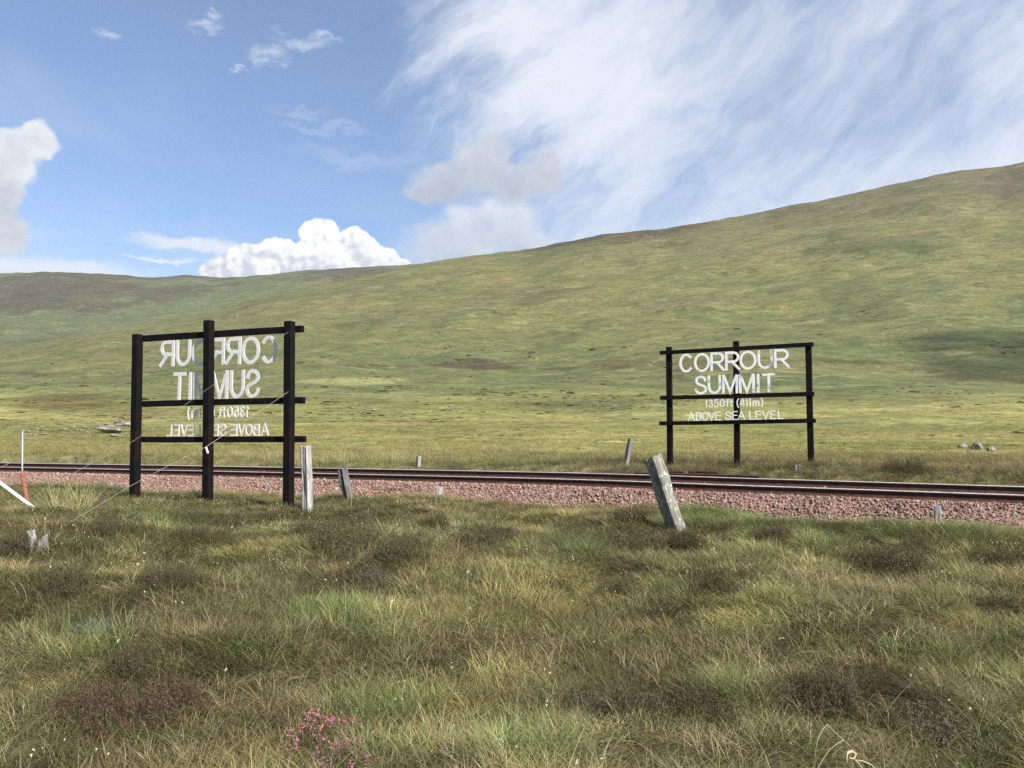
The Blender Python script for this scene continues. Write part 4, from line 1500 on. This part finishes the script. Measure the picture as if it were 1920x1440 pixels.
GRASS_SRC = src_collection('grass_source', [grass_tuft(200 + i) for i in range(5)] +
                           [grass_tuft(210 + i, 36, 0.12, (0.18, 0.38), (0.0026, 0.0052), 0.8, None, (0.5, 1.7)) for i in range(4)] +
                           [grass_tuft(220 + i, 40, 0.13, (0.06, 0.16), (0.003, 0.0055), 0.9) for i in range(3)] +
                           [grass_tuft(230 + i, 30, 0.14, (0.16, 0.34), (0.0028, 0.0052), 2.2, None, (0.4, 1.9), 4) for i in range(4)])
HEATH_SRC = src_collection('heather_source', [heather_tuft(300 + i) for i in range(5)] + [heather_tuft(310 + i, 26, 0.14, (0.06, 0.13), 14) for i in range(3)])
STALK_SRC = src_collection('stalk_source', [stalk_set(400 + i, 4) for i in range(5)] + [stalk_set(410 + i, 2, (0.2, 0.45), (0.0025, 0.004), M_PALE) for i in range(3)])
FLOWER_SRC = src_collection('flower_source', [flower_stem(500 + i, M_WHITE) for i in range(3)] + [flower_stem(510 + i, M_PINK) for i in range(3)])

T_GREEN = np.array([0.094, 0.120, 0.044])
T_OLIVE = np.array([0.150, 0.136, 0.062])
T_YELLOW = np.array([0.225, 0.202, 0.075])
T_STRAW = np.array([0.275, 0.232, 0.120])
T_BROWN = np.array([0.120, 0.088, 0.048])
T_HEATH = np.array([0.072, 0.056, 0.038])
T_FIELD = np.array([0.290, 0.275, 0.115])

# drifts of vegetation read off the photo: centre and half-size in pixels
DRIFT = {
    'heath': [(270, 1218, 55, 42), (130, 1080, 70, 35), (320, 1078, 75, 26), (640, 1008, 95, 34), (745, 1030, 70, 26), (905, 1005, 60, 28), (700, 1075, 65, 22),
              (1210, 1012, 130, 30), (1080, 995, 60, 22), (1165, 1085, 50, 36), (1345, 1092, 70, 30), (1450, 1000, 40, 18), (1575, 985, 50, 18), (1670, 1048, 95, 38),
              (1885, 1045, 80, 26), (1880, 1130, 65, 28), (1620, 1185, 160, 32), (1590, 1300, 150, 50), (1740, 1350, 70, 36), (1200, 1330, 130, 36), (1320, 1330, 55, 22),
              (90, 1415, 90, 36), (385, 1395, 70, 28), (440, 985, 110, 24), (200, 990, 80, 26), (75, 1010, 80, 34), (265, 1320, 150, 55), (620, 1110, 60, 16), (830, 1000, 60, 16),
              (950, 965, 80, 14), (700, 955, 120, 16), (1180, 950, 70, 10), (1650, 985, 30, 12), (850, 1250, 70, 22), (1480, 1230, 80, 22), (1300, 1420, 180, 22)],
    'green': [(1335, 975, 100, 28), (1600, 1000, 190, 22), (1080, 1030, 70, 22), (300, 975, 110, 30), (1830, 1000, 110, 26), (170, 1205, 140, 44), (620, 1175, 140, 36),
              (1370, 1300, 80, 30), (340, 1410, 80, 30), (680, 1420, 120, 30), (120, 925, 130, 26), (860, 985, 60, 20), (1000, 1400, 90, 30), (480, 1230, 110, 26), (1480, 1400, 70, 24), (730, 1340, 120, 30)],
    'yellow': [(1120, 1108, 140, 34), (1365, 1160, 100, 34), (90, 1290, 120, 44), (240, 1085, 60, 24), (450, 1030, 120, 20), (950, 1062, 80, 20), (1000, 1170, 130, 36), (1230, 1180, 80, 26),
               (1760, 1180, 100, 26), (560, 1010, 60, 14), (870, 1350, 90, 26)],
    'straw': [(450, 1300, 140, 34), (430, 1122, 80, 22), (1645, 1105, 150, 26), (1520, 1085, 80, 18), (190, 1110, 60, 16), (830, 1045, 40, 14), (1560, 1360, 110, 34), (40, 1130, 80, 24), (1450, 1250, 140, 26)],
    'brown': [(270, 1145, 130, 34), (600, 1062, 130, 20), (60, 1170, 90, 30), (850, 1040, 60, 14), (1080, 1240, 120, 24), (520, 1270, 80, 18), (1200, 1420, 120, 26), (420, 1340, 100, 20)],
}


def drift_w(kind, px, py, nz):
    w = np.zeros(len(px))
    for cx, cy, rx, ry in DRIFT[kind]:
        d = np.hypot((px - cx) / rx, (py - cy) / ry) + nz * 0.55
        w = np.maximum(w, 1 - sstep(0.55, 1.15, d))
    return w


POOL = px_ground(232, 1158)


def band_points(rs, y0, y1, dens, margin=3.0, slope=0.76):
    """random points over the strip of ground in view, dens per square metre"""
    wmax = slope * y1 + margin
    n = int((y1 - y0) * 2 * wmax * dens)
    y = rs.uniform(y0, y1, n)
    x = rs.uniform(-wmax, wmax, n)
    k = np.abs(x) < slope * y + margin
    return x[k], y[k]


# heather bushes that stand out as single plants: kind, radius, photo pixel of the foot, scale, label
BUSH_LIST = [('red', 0.5, 215, 1362, 0.80, 'broad reddish brown heather bush in the foreground grass'), ('red', 0.5, 318, 1345, 0.72, 'smaller reddish heather bush joined to the broad one'),
             ('pink', 0.26, 600, 1418, 1.15, 'heather clump covered in pink bell flowers'), ('pink', 0.26, 655, 1455, 0.7, 'low heather with a few pink bells beside the larger pink clump'),
             ('grey', 0.32, 1740, 1368, 0.9, 'grey dried heather clump among pale stalks'), ('grey', 0.32, 1110, 1330, 0.7, 'small greyish heather clump in a gap of the grass'),
             ('grey', 0.32, 705, 1095, 0.9, 'greyish heather clump in front of the darker bushes'),
             ('dark', 0.36, 640, 1035, 1.35, 'dark brown heather bush in the grass below the bleached fence post'), ('dark', 0.36, 1290, 1025, 1.0, 'dark heather bush at the foot of the leaning lichen-crusted post'),
             ('dark', 0.36, 40, 1035, 1.0, 'dark heather bush behind the split grey stump'), ('dark', 0.36, 440, 990, 0.95, 'dark heather bush between the posts of the sign seen from behind'),
             ('dark', 0.36, 268, 1250, 0.8, 'dark heather bush next to the wet hollow')]
BUSH_LIST += [('dark', 0.36, x, y, s_, None) for x, y, s_ in [
    (745, 1050, 1.1), (900, 1025, 0.95), (315, 1100, 1.0), (130, 1108, 1.0), (1165, 1115, 0.9), (1345, 1115, 0.9), (1680, 1075, 1.25), (1640, 1060, 0.9), (1885, 1068, 1.1), (1880, 1150, 0.8),
    (1200, 1035, 1.2), (1080, 1010, 0.9), (1455, 1010, 0.9), (1575, 1000, 0.9), (200, 1000, 0.9), (520, 975, 0.9), (1320, 1350, 0.75), (1560, 1320, 0.8), (1200, 1350, 0.8), (850, 1268, 0.6),
    (590, 1000, 1.0), (690, 1000, 0.9), (820, 985, 0.8), (1000, 985, 0.8), (1730, 1030, 0.9), (1180, 980, 0.9), (360, 1010, 0.9)]]
BUSH_SPOTS = []
for _k, _r, _x, _y, _s, _l in BUSH_LIST:
    _p = px_ground(_x, _y)
    BUSH_SPOTS.append((_p.x, _p.y, _r * _s * 0.74))


def vegetate():
    rs = np.random.RandomState(21)
    xs, ys, sc = [], [], []
    for y0, y1, dens, size in [(2.2, 5.5, 260, 0.80), (5.5, 9, 190, 0.92), (9, 14, 120, 1.08), (14, 21, 80, 1.2), (21, 33, 34, 1.35)]:
        x, y = band_points(rs, y0, y1, dens)
        s, q = track_sq(x, y)
        k = q > 1.9 + rs.rand(len(x)) * 0.9 + fbm(s, q * 0, 1.6, 2) * 0.9
        xs.append(x[k]); ys.append(y[k]); sc.append(np.full(k.sum(), size))
    x, y, sc = np.concatenate(xs), np.concatenate(ys), np.concatenate(sc)
    # the far side of the line
    fx, fy, fs = [], [], []
    for y0, y1, dens, size in [(13, 24, 85, 1.1), (24, 38, 32, 1.3), (38, 62, 8, 1.8), (62, 110, 3.6, 2.4), (110, 260, 0.75, 3.4)]:
        a, b = band_points(rs, y0, y1, dens)
        s, q = track_sq(a, b)
        k = q < -1.55 - rs.rand(len(a)) * 0.5
        fx.append(a[k]); fy.append(b[k]); fs.append(np.full(k.sum(), size))
    fx, fy, fs = np.concatenate(fx), np.concatenate(fy), np.concatenate(fs)

    # ---------- near side
    z = ground_z(x, y)
    px, py = px_of(x, y, z)
    n1, n2, n3 = fbm(x, y, 1.1, 3, off=3.0), fbm(x, y, 0.45, 2, off=7.0), fbm(x, y, 3.5, 3, off=12.0)
    nz = n1 * 1.3 + n2 * 0.7
    he = np.clip(drift_w('heath', px, py, nz) + sstep(0.24, 0.42, n1 + n3 * 0.7) * 0.55, 0, 1)
    gr, ye, st, br = (drift_w(k, px, py, nz) for k in ('green', 'yellow', 'straw', 'brown'))
    is_h = rs.rand(len(x)) < he * 0.55
    tint = np.repeat(T_OLIVE[None], len(x), 0)
    W = lambda a: np.clip(a, 0, 1)[:, None]
    tint = tint + (T_GREEN - tint) * W(sstep(-0.05, 0.3, n3 + n2 * 0.5) * 0.55)
    tint = tint + (T_YELLOW - tint) * W(sstep(0.05, 0.4, -n3 + n1 * 0.6) * 0.45)
    tint = tint + (T_BROWN - tint) * W(np.maximum(br * 0.85, sstep(0.12, 0.34, fbm(x, y, 1.7, 3, off=21.0)) * 0.6))
    tint = tint + (T_STRAW - tint) * W(st * 0.75)
    tint = tint + (T_YELLOW - tint) * W(ye * 0.65)
    tint = tint + (T_GREEN - tint) * W(gr * 0.85)
    dry = rs.rand(len(x)) < 0.14
    tint[dry] = T_STRAW * 0.95
    tint = tint * 1.20 * rs.uniform(0.62, 1.38, (len(x), 1)) * (1 + 0.9 * fbm(x, y, 0.55, 2, off=31.0))[:, None] * (1 + rs.normal(0, 0.06, (len(x), 3)))
    lush = np.clip(0.85 + 0.45 * gr - 0.25 * ye - 0.25 * br + n1 * 0.5, 0.5, 1.5)
    hgt_ = rs.uniform(0.5, 1.1, len(x)) * lush * sc * (1 - 0.38 * sstep(7, 13, y)) * (0.84 + 0.16 * sstep(4, 7, y))
    pool = np.hypot((x - POOL.x) / 0.42, (y - POOL.y) / 0.60)
    keep = pool > 0.25 + rs.rand(len(x)) * 0.7
    idx = rs.randint(0, 12, len(x))
    idx = np.where(gr > 0.5, rs.randint(5, 9, len(x)), idx)
    mat_ = rs.rand(len(x)) < 0.20 + 0.45 * np.maximum(st, br)
    idx = np.where(mat_, rs.randint(12, 16, len(x)), idx)
    tint = np.where((mat_ & (rs.rand(len(x)) < 0.7))[:, None], (T_STRAW * 0.9)[None] * rs.uniform(0.6, 1.25, (len(x), 1)), tint)
    for bx, by, br_ in BUSH_SPOTS:
        keep &= np.hypot(x - bx, y - by) > br_ * (0.30 + 0.45 * rs.rand(len(x)))
    rot = np.stack([rs.normal(0, 0.10, len(x)), rs.normal(0, 0.10, len(x)), rs.uniform(0, 6.28, len(x))], 1)
    g = (~is_h) & keep
    P = np.stack([x, y, z], 1)
    S3 = np.stack([sc, sc, hgt_], 1)
    scatter('moor_grass', P[g], rot[g], S3[g], idx[g], tint[g], GRASS_SRC, 'rough tussocky moor grass in green, olive and straw covering the foreground', cat='grass')
    h = is_h & keep
    ht = np.repeat(T_HEATH[None], len(x), 0) * rs.uniform(0.6, 1.5, (len(x), 1)) * (1 + rs.normal(0, 0.07, (len(x), 3)))
    greenish = rs.rand(len(x)) < 0.30
    ht[greenish] = np.array([0.062, 0.066, 0.030]) * rs.uniform(0.7, 1.3, (greenish.sum(), 1))
    scatter('heather_cover', P[h], rot[h], S3[h] * np.array([1.0, 1.0, 1.0]), rs.randint(0, 8, h.sum()), ht[h], HEATH_SRC, 'low dark brown heather spreading between the grass', cat='heather')
    # a scatter of arching dead stalks
    pr = (0.055 + 0.16 * st + 0.10 * br + 0.10 * sstep(1200, 1420, py)) * keep
    k = rs.rand(len(x)) < pr
    scatter('dry_stalks', P[k], rot[k], np.repeat((rs.uniform(0.6, 1.15, k.sum()) * np.minimum(sc[k], 1.1))[:, None], 3, 1), np.where(rs.rand(k.sum()) < 0.12, rs.randint(5, 8, k.sum()), rs.randint(0, 5, k.sum())), tint[k], STALK_SRC,
            'thin arching dead grass stalks, straw coloured', cat='grass')
    pr = (0.006 + 0.008 * he) * keep
    k = rs.rand(len(x)) < pr
    fi = np.where((rs.rand(k.sum()) < 0.26) & (py[k] > 1120), rs.randint(3, 6, k.sum()), rs.randint(0, 3, k.sum()))
    scatter('wild_flowers', P[k], rot[k], np.repeat((rs.uniform(0.8, 1.2, k.sum()) * np.minimum(sc[k], 1.2))[:, None], 3, 1), fi, tint[k], FLOWER_SRC,
            'tiny white and pink flower heads dotted through the grass', cat='flowers')

    # ---------- far side
    z = ground_z(fx, fy)
    px, py = px_of(fx, fy, z)
    s, q = track_sq(fx, fy)
    n1, n2 = fbm(fx, fy, 3.0, 3, off=2.0), fbm(fx, fy, 9.0, 3, off=4.0)
    nearline = 1 - sstep(5, 16, -q + n2 * 10 - 7 * sstep(900, 1700, px))
    right = sstep(700, 1100, px)
    he = np.clip(nearline * (0.15 + 0.75 * right) + sstep(0.22, 0.4, n1 + n2 * 0.5) * 0.5, 0, 1)
    is_h = rs.rand(len(fx)) < he * 0.5
    tint = np.repeat(T_FIELD[None], len(fx), 0)
    tint = tint + (T_OLIVE * 1.55 - tint) * W(nearline * (0.35 + 0.5 * right))
    tint = tint + (np.array([0.19, 0.195, 0.075]) - tint) * W(sstep(0.0, 0.3, n2) * 0.6)
    tint = tint + (T_STRAW * 1.1 - tint) * W(sstep(0.1, 0.35, -n2 + n1 * 0.4) * 0.55)
    tint = tint * rs.uniform(0.75, 1.2, (len(fx), 1))
    rot = np.stack([rs.normal(0, 0.1, len(fx)), rs.normal(0, 0.1, len(fx)), rs.uniform(0, 6.28, len(fx))], 1)
    P = np.stack([fx, fy, z], 1)
    hh = rs.uniform(0.5, 0.95, len(fx)) * (0.65 + 0.5 * nearline) * np.minimum(fs, 1.5)
    S3 = np.stack([fs, fs, hh], 1)
    g = ~is_h
    scatter('field_grass', P[g], rot[g], S3[g], rs.randint(0, 12, g.sum()), tint[g], GRASS_SRC, 'yellow green grass of the open moor beyond the railway', cat='grass')
    ht = np.repeat((T_HEATH * 1.75)[None], len(fx), 0) * rs.uniform(0.6, 1.5, (len(fx), 1))
    scatter('field_heather', P[is_h], rot[is_h], S3[is_h], rs.randint(0, 8, is_h.sum()), ht[is_h], HEATH_SRC, 'brown heather growing along the far side of the rails', cat='heather')


vegetate()

# the wet hollow
pm, pn, po = new_mat('bog_water')
tcw = pn.add('ShaderNodeTexCoord').outputs['Object']
principled(pn, po, (0.045, 0.042, 0.034), 0.08, bump=pn.noise(tcw, 30, 3, 0.5), bump_d=0.004, bump_s=0.3, spec=0.5)
k = 28
pv = [(0, 0, 0)] + [((0.40 + 0.10 * math.sin(3 * a) + 0.05 * math.sin(7 * a + 1)) * math.cos(a), (0.56 + 0.14 * math.sin(2 * a + 2)) * math.sin(a), 0) for a in (2 * math.pi * i / k for i in range(k))]
pool_o = link('bog_pool', mesh_np('bog_pool', pv, [(0, 1 + i, 1 + (i + 1) % k) for i in range(k)], pm), None, (POOL.x, POOL.y, POOL.z - 0.018))
tag(pool_o, 'small wet hollow of bog water half hidden in the grass', None, None, 'structure')

# ---- heather bushes that stand out as single plants
BUSH_V = [heather_tuft(600 + i, 190, 0.36, (0.24, 0.42), 46, M_HEATH_BUSH, 0, True, (0.011, 0.022)) for i in range(3)]
RED_V = heather_tuft(610, 380, 0.50, (0.32, 0.54), 48, M_HEATH_RED, 0, True, (0.011, 0.022))
GREY_V = heather_tuft(611, 140, 0.32, (0.16, 0.28), 26, M_HEATH_GREY, 0, True, (0.012, 0.024))
PINK_V = heather_tuft(612, 110, 0.26, (0.24, 0.36), 24, M_HEATH_BUSH, 230, True, (0.009, 0.016))


def bush(me, x, y, s, label, group=None, sz=1.0):
    p = px_ground(x, y)
    r = random.Random(int(x * 3 + y))
    o = link('heather_bush', me, None, (p.x, p.y, p.z - 0.02), (r.uniform(-0.06, 0.06), r.uniform(-0.06, 0.06), r.uniform(0, 6.28)))
    s *= 0.74
    o.scale = (s * r.uniform(0.8, 1.15), s * r.uniform(0.8, 1.15), s * r.uniform(0.9, 1.15))
    tag(o, label, 'heather', group)
    return o


for i, (me, mr, x, y, s_, lab) in enumerate(BUSH_LIST):
    if lab:
        bush({'red': RED_V, 'pink': PINK_V, 'grey': GREY_V, 'dark': BUSH_V[i % 3]}[me], x, y, s_, lab, 'dark heather bushes' if me == 'dark' else None)
    else:
        lab, grp = (('dark heather bush on the verge just short of the ballast', 'dark heather bushes along the verge') if y < 1022 else
                    ('dark heather bush standing in the open grass a few steps short of the verge', 'dark heather bushes in the open grass') if y < 1200 else
                    ('dark heather bush half sunk in the long grass nearest the pink clump', 'dark heather bushes in the long grass'))
        bush(BUSH_V[i % 3], x, y, s_, lab, grp)
o_far = [(1650, 890, 1.1), (1605, 893, 0.8), (1700, 893, 0.9)]
for i, (x, y, s) in enumerate(o_far):
    p = px_at(x, y, 19.5 + 0.5 * i)
    p.z = gz(p.x, p.y)
    o = link('heather_bush', BUSH_V[i], None, p, (0, 0, i))
    o.scale = (s * 1.3, s * 1.3, s * 1.3)
    tag(o, 'dark heather bush just beyond the far rail to the right of the readable sign', 'heather', 'heather bushes beyond the rails')

# ---- single grass tussocks
TUSS = [grass_tuft(700 + i, 110, 0.20, (0.45, 0.85), (0.005, 0.009), 0.9, foliage_mat('pale_tussock', (0.40, 0.36, 0.20), 1.4, 0.7, 0.3), (0.1, 0.7), 4) for i in range(2)]
TUSS_G = grass_tuft(705, 160, 0.30, (0.28, 0.50), (0.004, 0.007), 0.9, foliage_mat('green_rush', (0.085, 0.112, 0.044)), (0.2, 1.0), 4)


def tussock(me, x, y, D, s, label, group=None, rz=0.0):
    p = px_at(x, y, D)
    p.z = gz(p.x, p.y) - 0.02
    o = link('grass_tussock', me, None, p, (0, 0, rz))
    o.scale = (s, s, s)
    tag(o, label, 'grass', group)


tussock(TUSS[0], 112, 965, 14.0, 1.0, 'tall pale grass tussock beside the rusty pipe post', None, 0.4)
tussock(TUSS[1], 146, 962, 13.9, 0.95, 'second pale grass tussock growing against the first', None, 1.4)
for i, (x, D) in enumerate([(505, 27.6), (522, 27.9), (560, 26.8), (588, 27.3), (612, 26.6), (640, 26.4), (662, 27.2), (735, 26.2), (755, 26.6), (470, 28.2), (450, 28.6)]):
    tussock(TUSS[i % 2], x, 880, D + 2.3, 0.62 + 0.12 * (i % 3), 'straw-coloured tussock in the row behind the far rail', 'straw tussocks behind the far rail', i * 1.3)
for i, (x, y, D, s) in enumerate([(1335, 985, 12.2, 0.8), (1390, 985, 12.4, 0.75), (1620, 1005, 11.2, 0.8), (1690, 1000, 11.4, 0.7), (1560, 1005, 11.3, 0.7), (1820, 1010, 10.9, 0.8), (1880, 1000, 10.9, 0.8),
                                  (110, 915, 17.0, 1.0), (250, 945, 14.6, 0.8), (1300, 1000, 11.8, 0.7), (1090, 1030, 10.2, 0.6)]):
    tussock(TUSS_G, x, y, D, s, 'fresh green rush tussock at the edge of the ballast', 'green rush tussocks', i * 0.9)
tussock(TUSS[1], 860, 985, 12.6, 0.42, 'small tuft of bleached blades below the white plate', None, 2.0)


# ---- bleached curled stalk at the bottom of the picture
p = px_at(1600, 1440, 3.75)
p.z = gz(p.x, p.y)
dead = empty('dead_seed_head', p)
tag(dead, 'bleached curled seed head on a dead stalk', 'dead plant')


def rel(x, y, D):
    return tuple(px_at(x, y, D) - p)


link('seed_head', tube('seed_head', [rel(1588, 1433, 3.72), rel(1586, 1420, 3.72), rel(1590, 1411, 3.73), rel(1598, 1409, 3.74), rel(1604, 1414, 3.74), rel(1601, 1423, 3.74), rel(1592, 1421, 3.73)], 0.0062, M_PALE, 7,
                       [0.6, 1.0, 1.2, 1.2, 1.1, 0.9, 0.5]), dead)
link('stalk', tube('stalk', [rel(1600, 1422, 3.74), rel(1610, 1432, 3.75), rel(1622, 1447, 3.76), rel(1630, 1475, 3.78)], 0.003, M_PALE, 6), dead)
link('stalk', tube('stalk', [rel(1603, 1425, 3.75), rel(1618, 1427, 3.76), rel(1634, 1434, 3.77), rel(1645, 1448, 3.78), rel(1650, 1475, 3.8)], 0.0026, M_PALE, 6), dead)
for (pts, lab) in [([(1530, 1448), (1540, 1428), (1555, 1406), (1570, 1394), (1582, 1388)], 'thick bleached grass blade arching beside the curled seed head'),
                   ([(1528, 1410), (1533, 1388), (1542, 1368), (1551, 1358), (1568, 1376), (1590, 1395), (1607, 1414)], 'long bent dead stalk folded over above the curled seed head')]:
    q0 = px_at(*pts[0], 3.8)
    q0.z = max(q0.z, gz(q0.x, q0.y))
    P3 = [px_at(x, y, 3.8 + 0.02 * i) for i, (x, y) in enumerate(pts)]
    low = Vector((P3[0].x - 0.01, P3[0].y, gz(P3[0].x, P3[0].y) - 0.02))
    P3 = [low] + P3
    o = link('dead_stalk', tube('dead_stalk', [tuple(a - q0) for a in P3], 0.0020, M_PALE, 6), None, q0)
    tag(o, lab, 'dead plant')


# ------------------------------------------------------------------ rocks on the moor
ROCKS = [rock_mesh('boulder', 800 + i, M_ROCK, 2, 0.55, 0.16) for i in range(5)]
SLAB = rock_mesh('slab', 820, M_ROCK, 2, 0.32, 0.14)


def boulder(x, y, wpx, label, group=None, me=None, flat=1.0, ymin=30):
    p = px_ground(x, y, ymin)
    r = random.Random(int(x * 7 + y * 13))
    w = wpx / F_PX * p.y
    o = link('boulder', me or ROCKS[r.randrange(5)], None, (p.x, p.y, p.z + w * 0.10), (r.uniform(-0.15, 0.15), r.uniform(-0.15, 0.15), r.uniform(0, 6.28)))
    o.scale = (w, w * r.uniform(0.8, 1.2), w * 0.8 * flat)
    tag(o, label, 'boulder', group)


boulder(205, 812, 46, 'large flat pale slab overhanging a dark gap in the rock heap', None, SLAB, 1.3)
boulder(218, 819, 20, 'pale boulder tucked below the large flat slab')
r_ = random.Random(5)
for k in range(34):
    t = k / 33
    x = 45 + 215 * t + r_.uniform(-6, 6)
    y = 812 - 6 * math.sin(t * 3) - 10 * t * t + r_.uniform(-8, 8)
    boulder(x, y, r_.uniform(6, 15) + 8 * (t > 0.75), 'pale boulder in the long heap of stones beyond the rails', 'boulders of the long stone heap')
for k in range(9):
    boulder(632 + r_.uniform(0, 70), 770 + r_.uniform(-7, 8), r_.uniform(6, 12), 'grey white boulder lying on the small brown hummock', 'boulders on the brown hummock')
boulder(845, 762, 10, 'lone grey boulder on the green slope')
for k, (x, y, w) in enumerate([(1805, 840, 18), (1832, 843, 26), (1858, 846, 17), (1820, 849, 14)]):
    boulder(x, y, w, 'low pale boulder sunk in the heather far to the right of the readable sign', 'sunken boulders in the heather', None, 2.0, 24)
for k in range(6):
    boulder(1245 + r_.uniform(0, 16), 672 + r_.uniform(0, 22), r_.uniform(4, 8), 'small pale stone in the gully above the readable sign', 'stones in the gully', None, 1.0, 120)


CLUMP_SRC = src_collection('clump_source', [heather_tuft(650 + i, 70, 0.14, (0.07, 0.13), 26, None, 0, True, (0.022, 0.045)) for i in range(4)])


def far_clumps():
    """rush and heather clumps over the foot of the hill, thinning with distance"""
    rs = np.random.RandomState(91)
    n = 8000
    D = np.exp(rs.uniform(math.log(45), math.log(620), n))
    u = rs.uniform(-0.78, 0.78, n)
    x, y = u * D, D
    k = fbm(x, y, 40, 3, off=3.0) + fbm(x, y, 11, 2, off=8.0) * 0.8 + rs.normal(0, 0.12, n) > 0.08 + 0.34 * sstep(170, 480, y)
    x, y, D = x[k], y[k], D[k]
    w = rs.uniform(2.5, 8.0, len(x)) * np.where(rs.rand(len(x)) < 0.06, 1.8, 1) / F_PX * D / 0.26
    tint = np.array([0.098, 0.098, 0.046]) * rs.uniform(0.7, 1.5, (len(x), 1))
    br = rs.rand(len(x)) < 0.3
    tint[br] = np.array([0.105, 0.080, 0.048]) * rs.uniform(0.7, 1.3, (br.sum(), 1))
    z = ground_z(x, y)
    hh = w * rs.uniform(0.35, 0.65, len(x))
    scatter('rush_clumps', np.stack([x, y, z], 1), np.stack([np.zeros(len(x)), np.zeros(len(x)), rs.uniform(0, 6.28, len(x))], 1), np.stack([w * rs.uniform(0.8, 1.8, len(x)), w, hh], 1),
            rs.randint(0, 4, len(x)), tint, CLUMP_SRC, 'small dark rush and heather clumps speckling the moor below the hill', cat='rushes')


far_clumps()
STONE_SRC = src_collection('hill_stone_source', ROCKS)


def hill_stones():
    rs = np.random.RandomState(77)
    n = 420
    px = rs.uniform(-60, 1980, n)
    py = rs.uniform(560, 800, n)
    P, S = [], []
    for a, b in zip(px, py):
        if fbm(np.array([a]), np.array([b]), 120, 2)[0] < -0.02:
            continue
        p = px_ground(a, b, 60)
        if p.y > 1500:
            continue
        P.append((p.x, p.y, p.z))
        S.append(rs.uniform(1.5, 4.2) * (2.2 if rs.rand() < 0.08 else 1) / F_PX * p.y)
    P, S = np.array(P), np.array(S)
    scatter('hill_stones', P, np.stack([rs.normal(0, 0.2, len(P)), rs.normal(0, 0.2, len(P)), rs.uniform(0, 6.28, len(P))], 1), np.repeat(S[:, None], 3, 1), rs.randint(0, 5, len(P)),
            np.ones((len(P), 3)), STONE_SRC, 'small pale stones dotted over the hillside', cat='stones')


hill_stones()

# ------------------------------------------------------------------ a cloud drifting to the right, out of the picture, whose shadow reaches the foot of the hill
cm, cn, co_ = new_mat('cloud_white')
cd = cn.add('ShaderNodeBsdfDiffuse')
cd.inputs[0].default_value = (0.9, 0.9, 0.9, 1)
ct_ = cn.add('ShaderNodeBsdfTransparent')
cx_ = cn.add('ShaderNodeMixShader')
cn.put(cx_.inputs[0], cn.rng(cn.noise(cn.add('ShaderNodeTexCoord').outputs['Object'], 0.03, 4, 0.6), 0.36, 0.60, 0.12, 0.60))
cn.t.links.new(ct_.outputs[0], cx_.inputs[1])
cn.t.links.new(cd.outputs[0], cx_.inputs[2])
cn.t.links.new(cx_.outputs[0], co_.inputs[0])


def cloud(x, y, ax, ay, az_, alt, seed, label):
    g = px_ground(x, y, 100)
    c = g + SUN_VEC * ((alt - g.z) / SUN_VEC.z)
    bm = bmesh.new()
    bmesh.ops.create_icosphere(bm, subdivisions=4, radius=1)
    for v in bm.verts:
        a = np.array([v.co.x * 2 + seed]), np.array([v.co.y * 2 + v.co.z])
        v.co = v.co * (1 + 0.45 * float(fbm(a[0], a[1], 0.9, 4)[0]))
        v.co = Vector((v.co.x * ax, v.co.y * ay, v.co.z * az_))
    me = bpy.data.meshes.new('cloud')
    bm.to_mesh(me)
    bm.free()
    me.materials.append(cm)
    o = link('cloud', me, None, c)
    tag(o, label, 'cloud')


cloud(2035, 668, 78, 115, 22, 1300, 4, 'white cloud high overhead casting its shadow on the foot of the hill')

# ------------------------------------------------------------------ air
hm = bpy.data.materials.new('haze_air')
hm.use_nodes = True
hm.node_tree.nodes.clear()
hn = NT(hm.node_tree)
ho = hn.add('ShaderNodeOutputMaterial')
hv = hn.add('ShaderNodeVolumePrincipled')
hv.inputs['Color'].default_value = (0.86, 0.92, 1.0, 1)
hv.inputs['Density'].default_value = HAZE
hv.inputs['Anisotropy'].default_value = 0.2
hm.node_tree.links.new(hv.outputs[0], ho.inputs['Volume'])
hz = link('haze', box_mesh('haze', (19000, 7400, 1080), hm, 0), None, (0, 3650, 470))
tag(hz, 'thin summer haze filling the air over the moor', 'haze', None, 'stuff')

# dead twig stuck in the ballast behind the sign
D = 20.5
tb = px_at(506, 918, D)
twig = empty('dead_twig', tb)
tag(twig, 'forked dead twig lying on the ballast behind the sign', 'twig')
for pts in ([(506, 920), (501, 908), (496, 900), (491, 893)], [(493, 914), (499, 908), (502, 905)]):
    link('branch', tube('branch', [tuple(px_at(x, y, D) - tb) for x, y in pts], 0.022, M_WOOD, 6), twig)
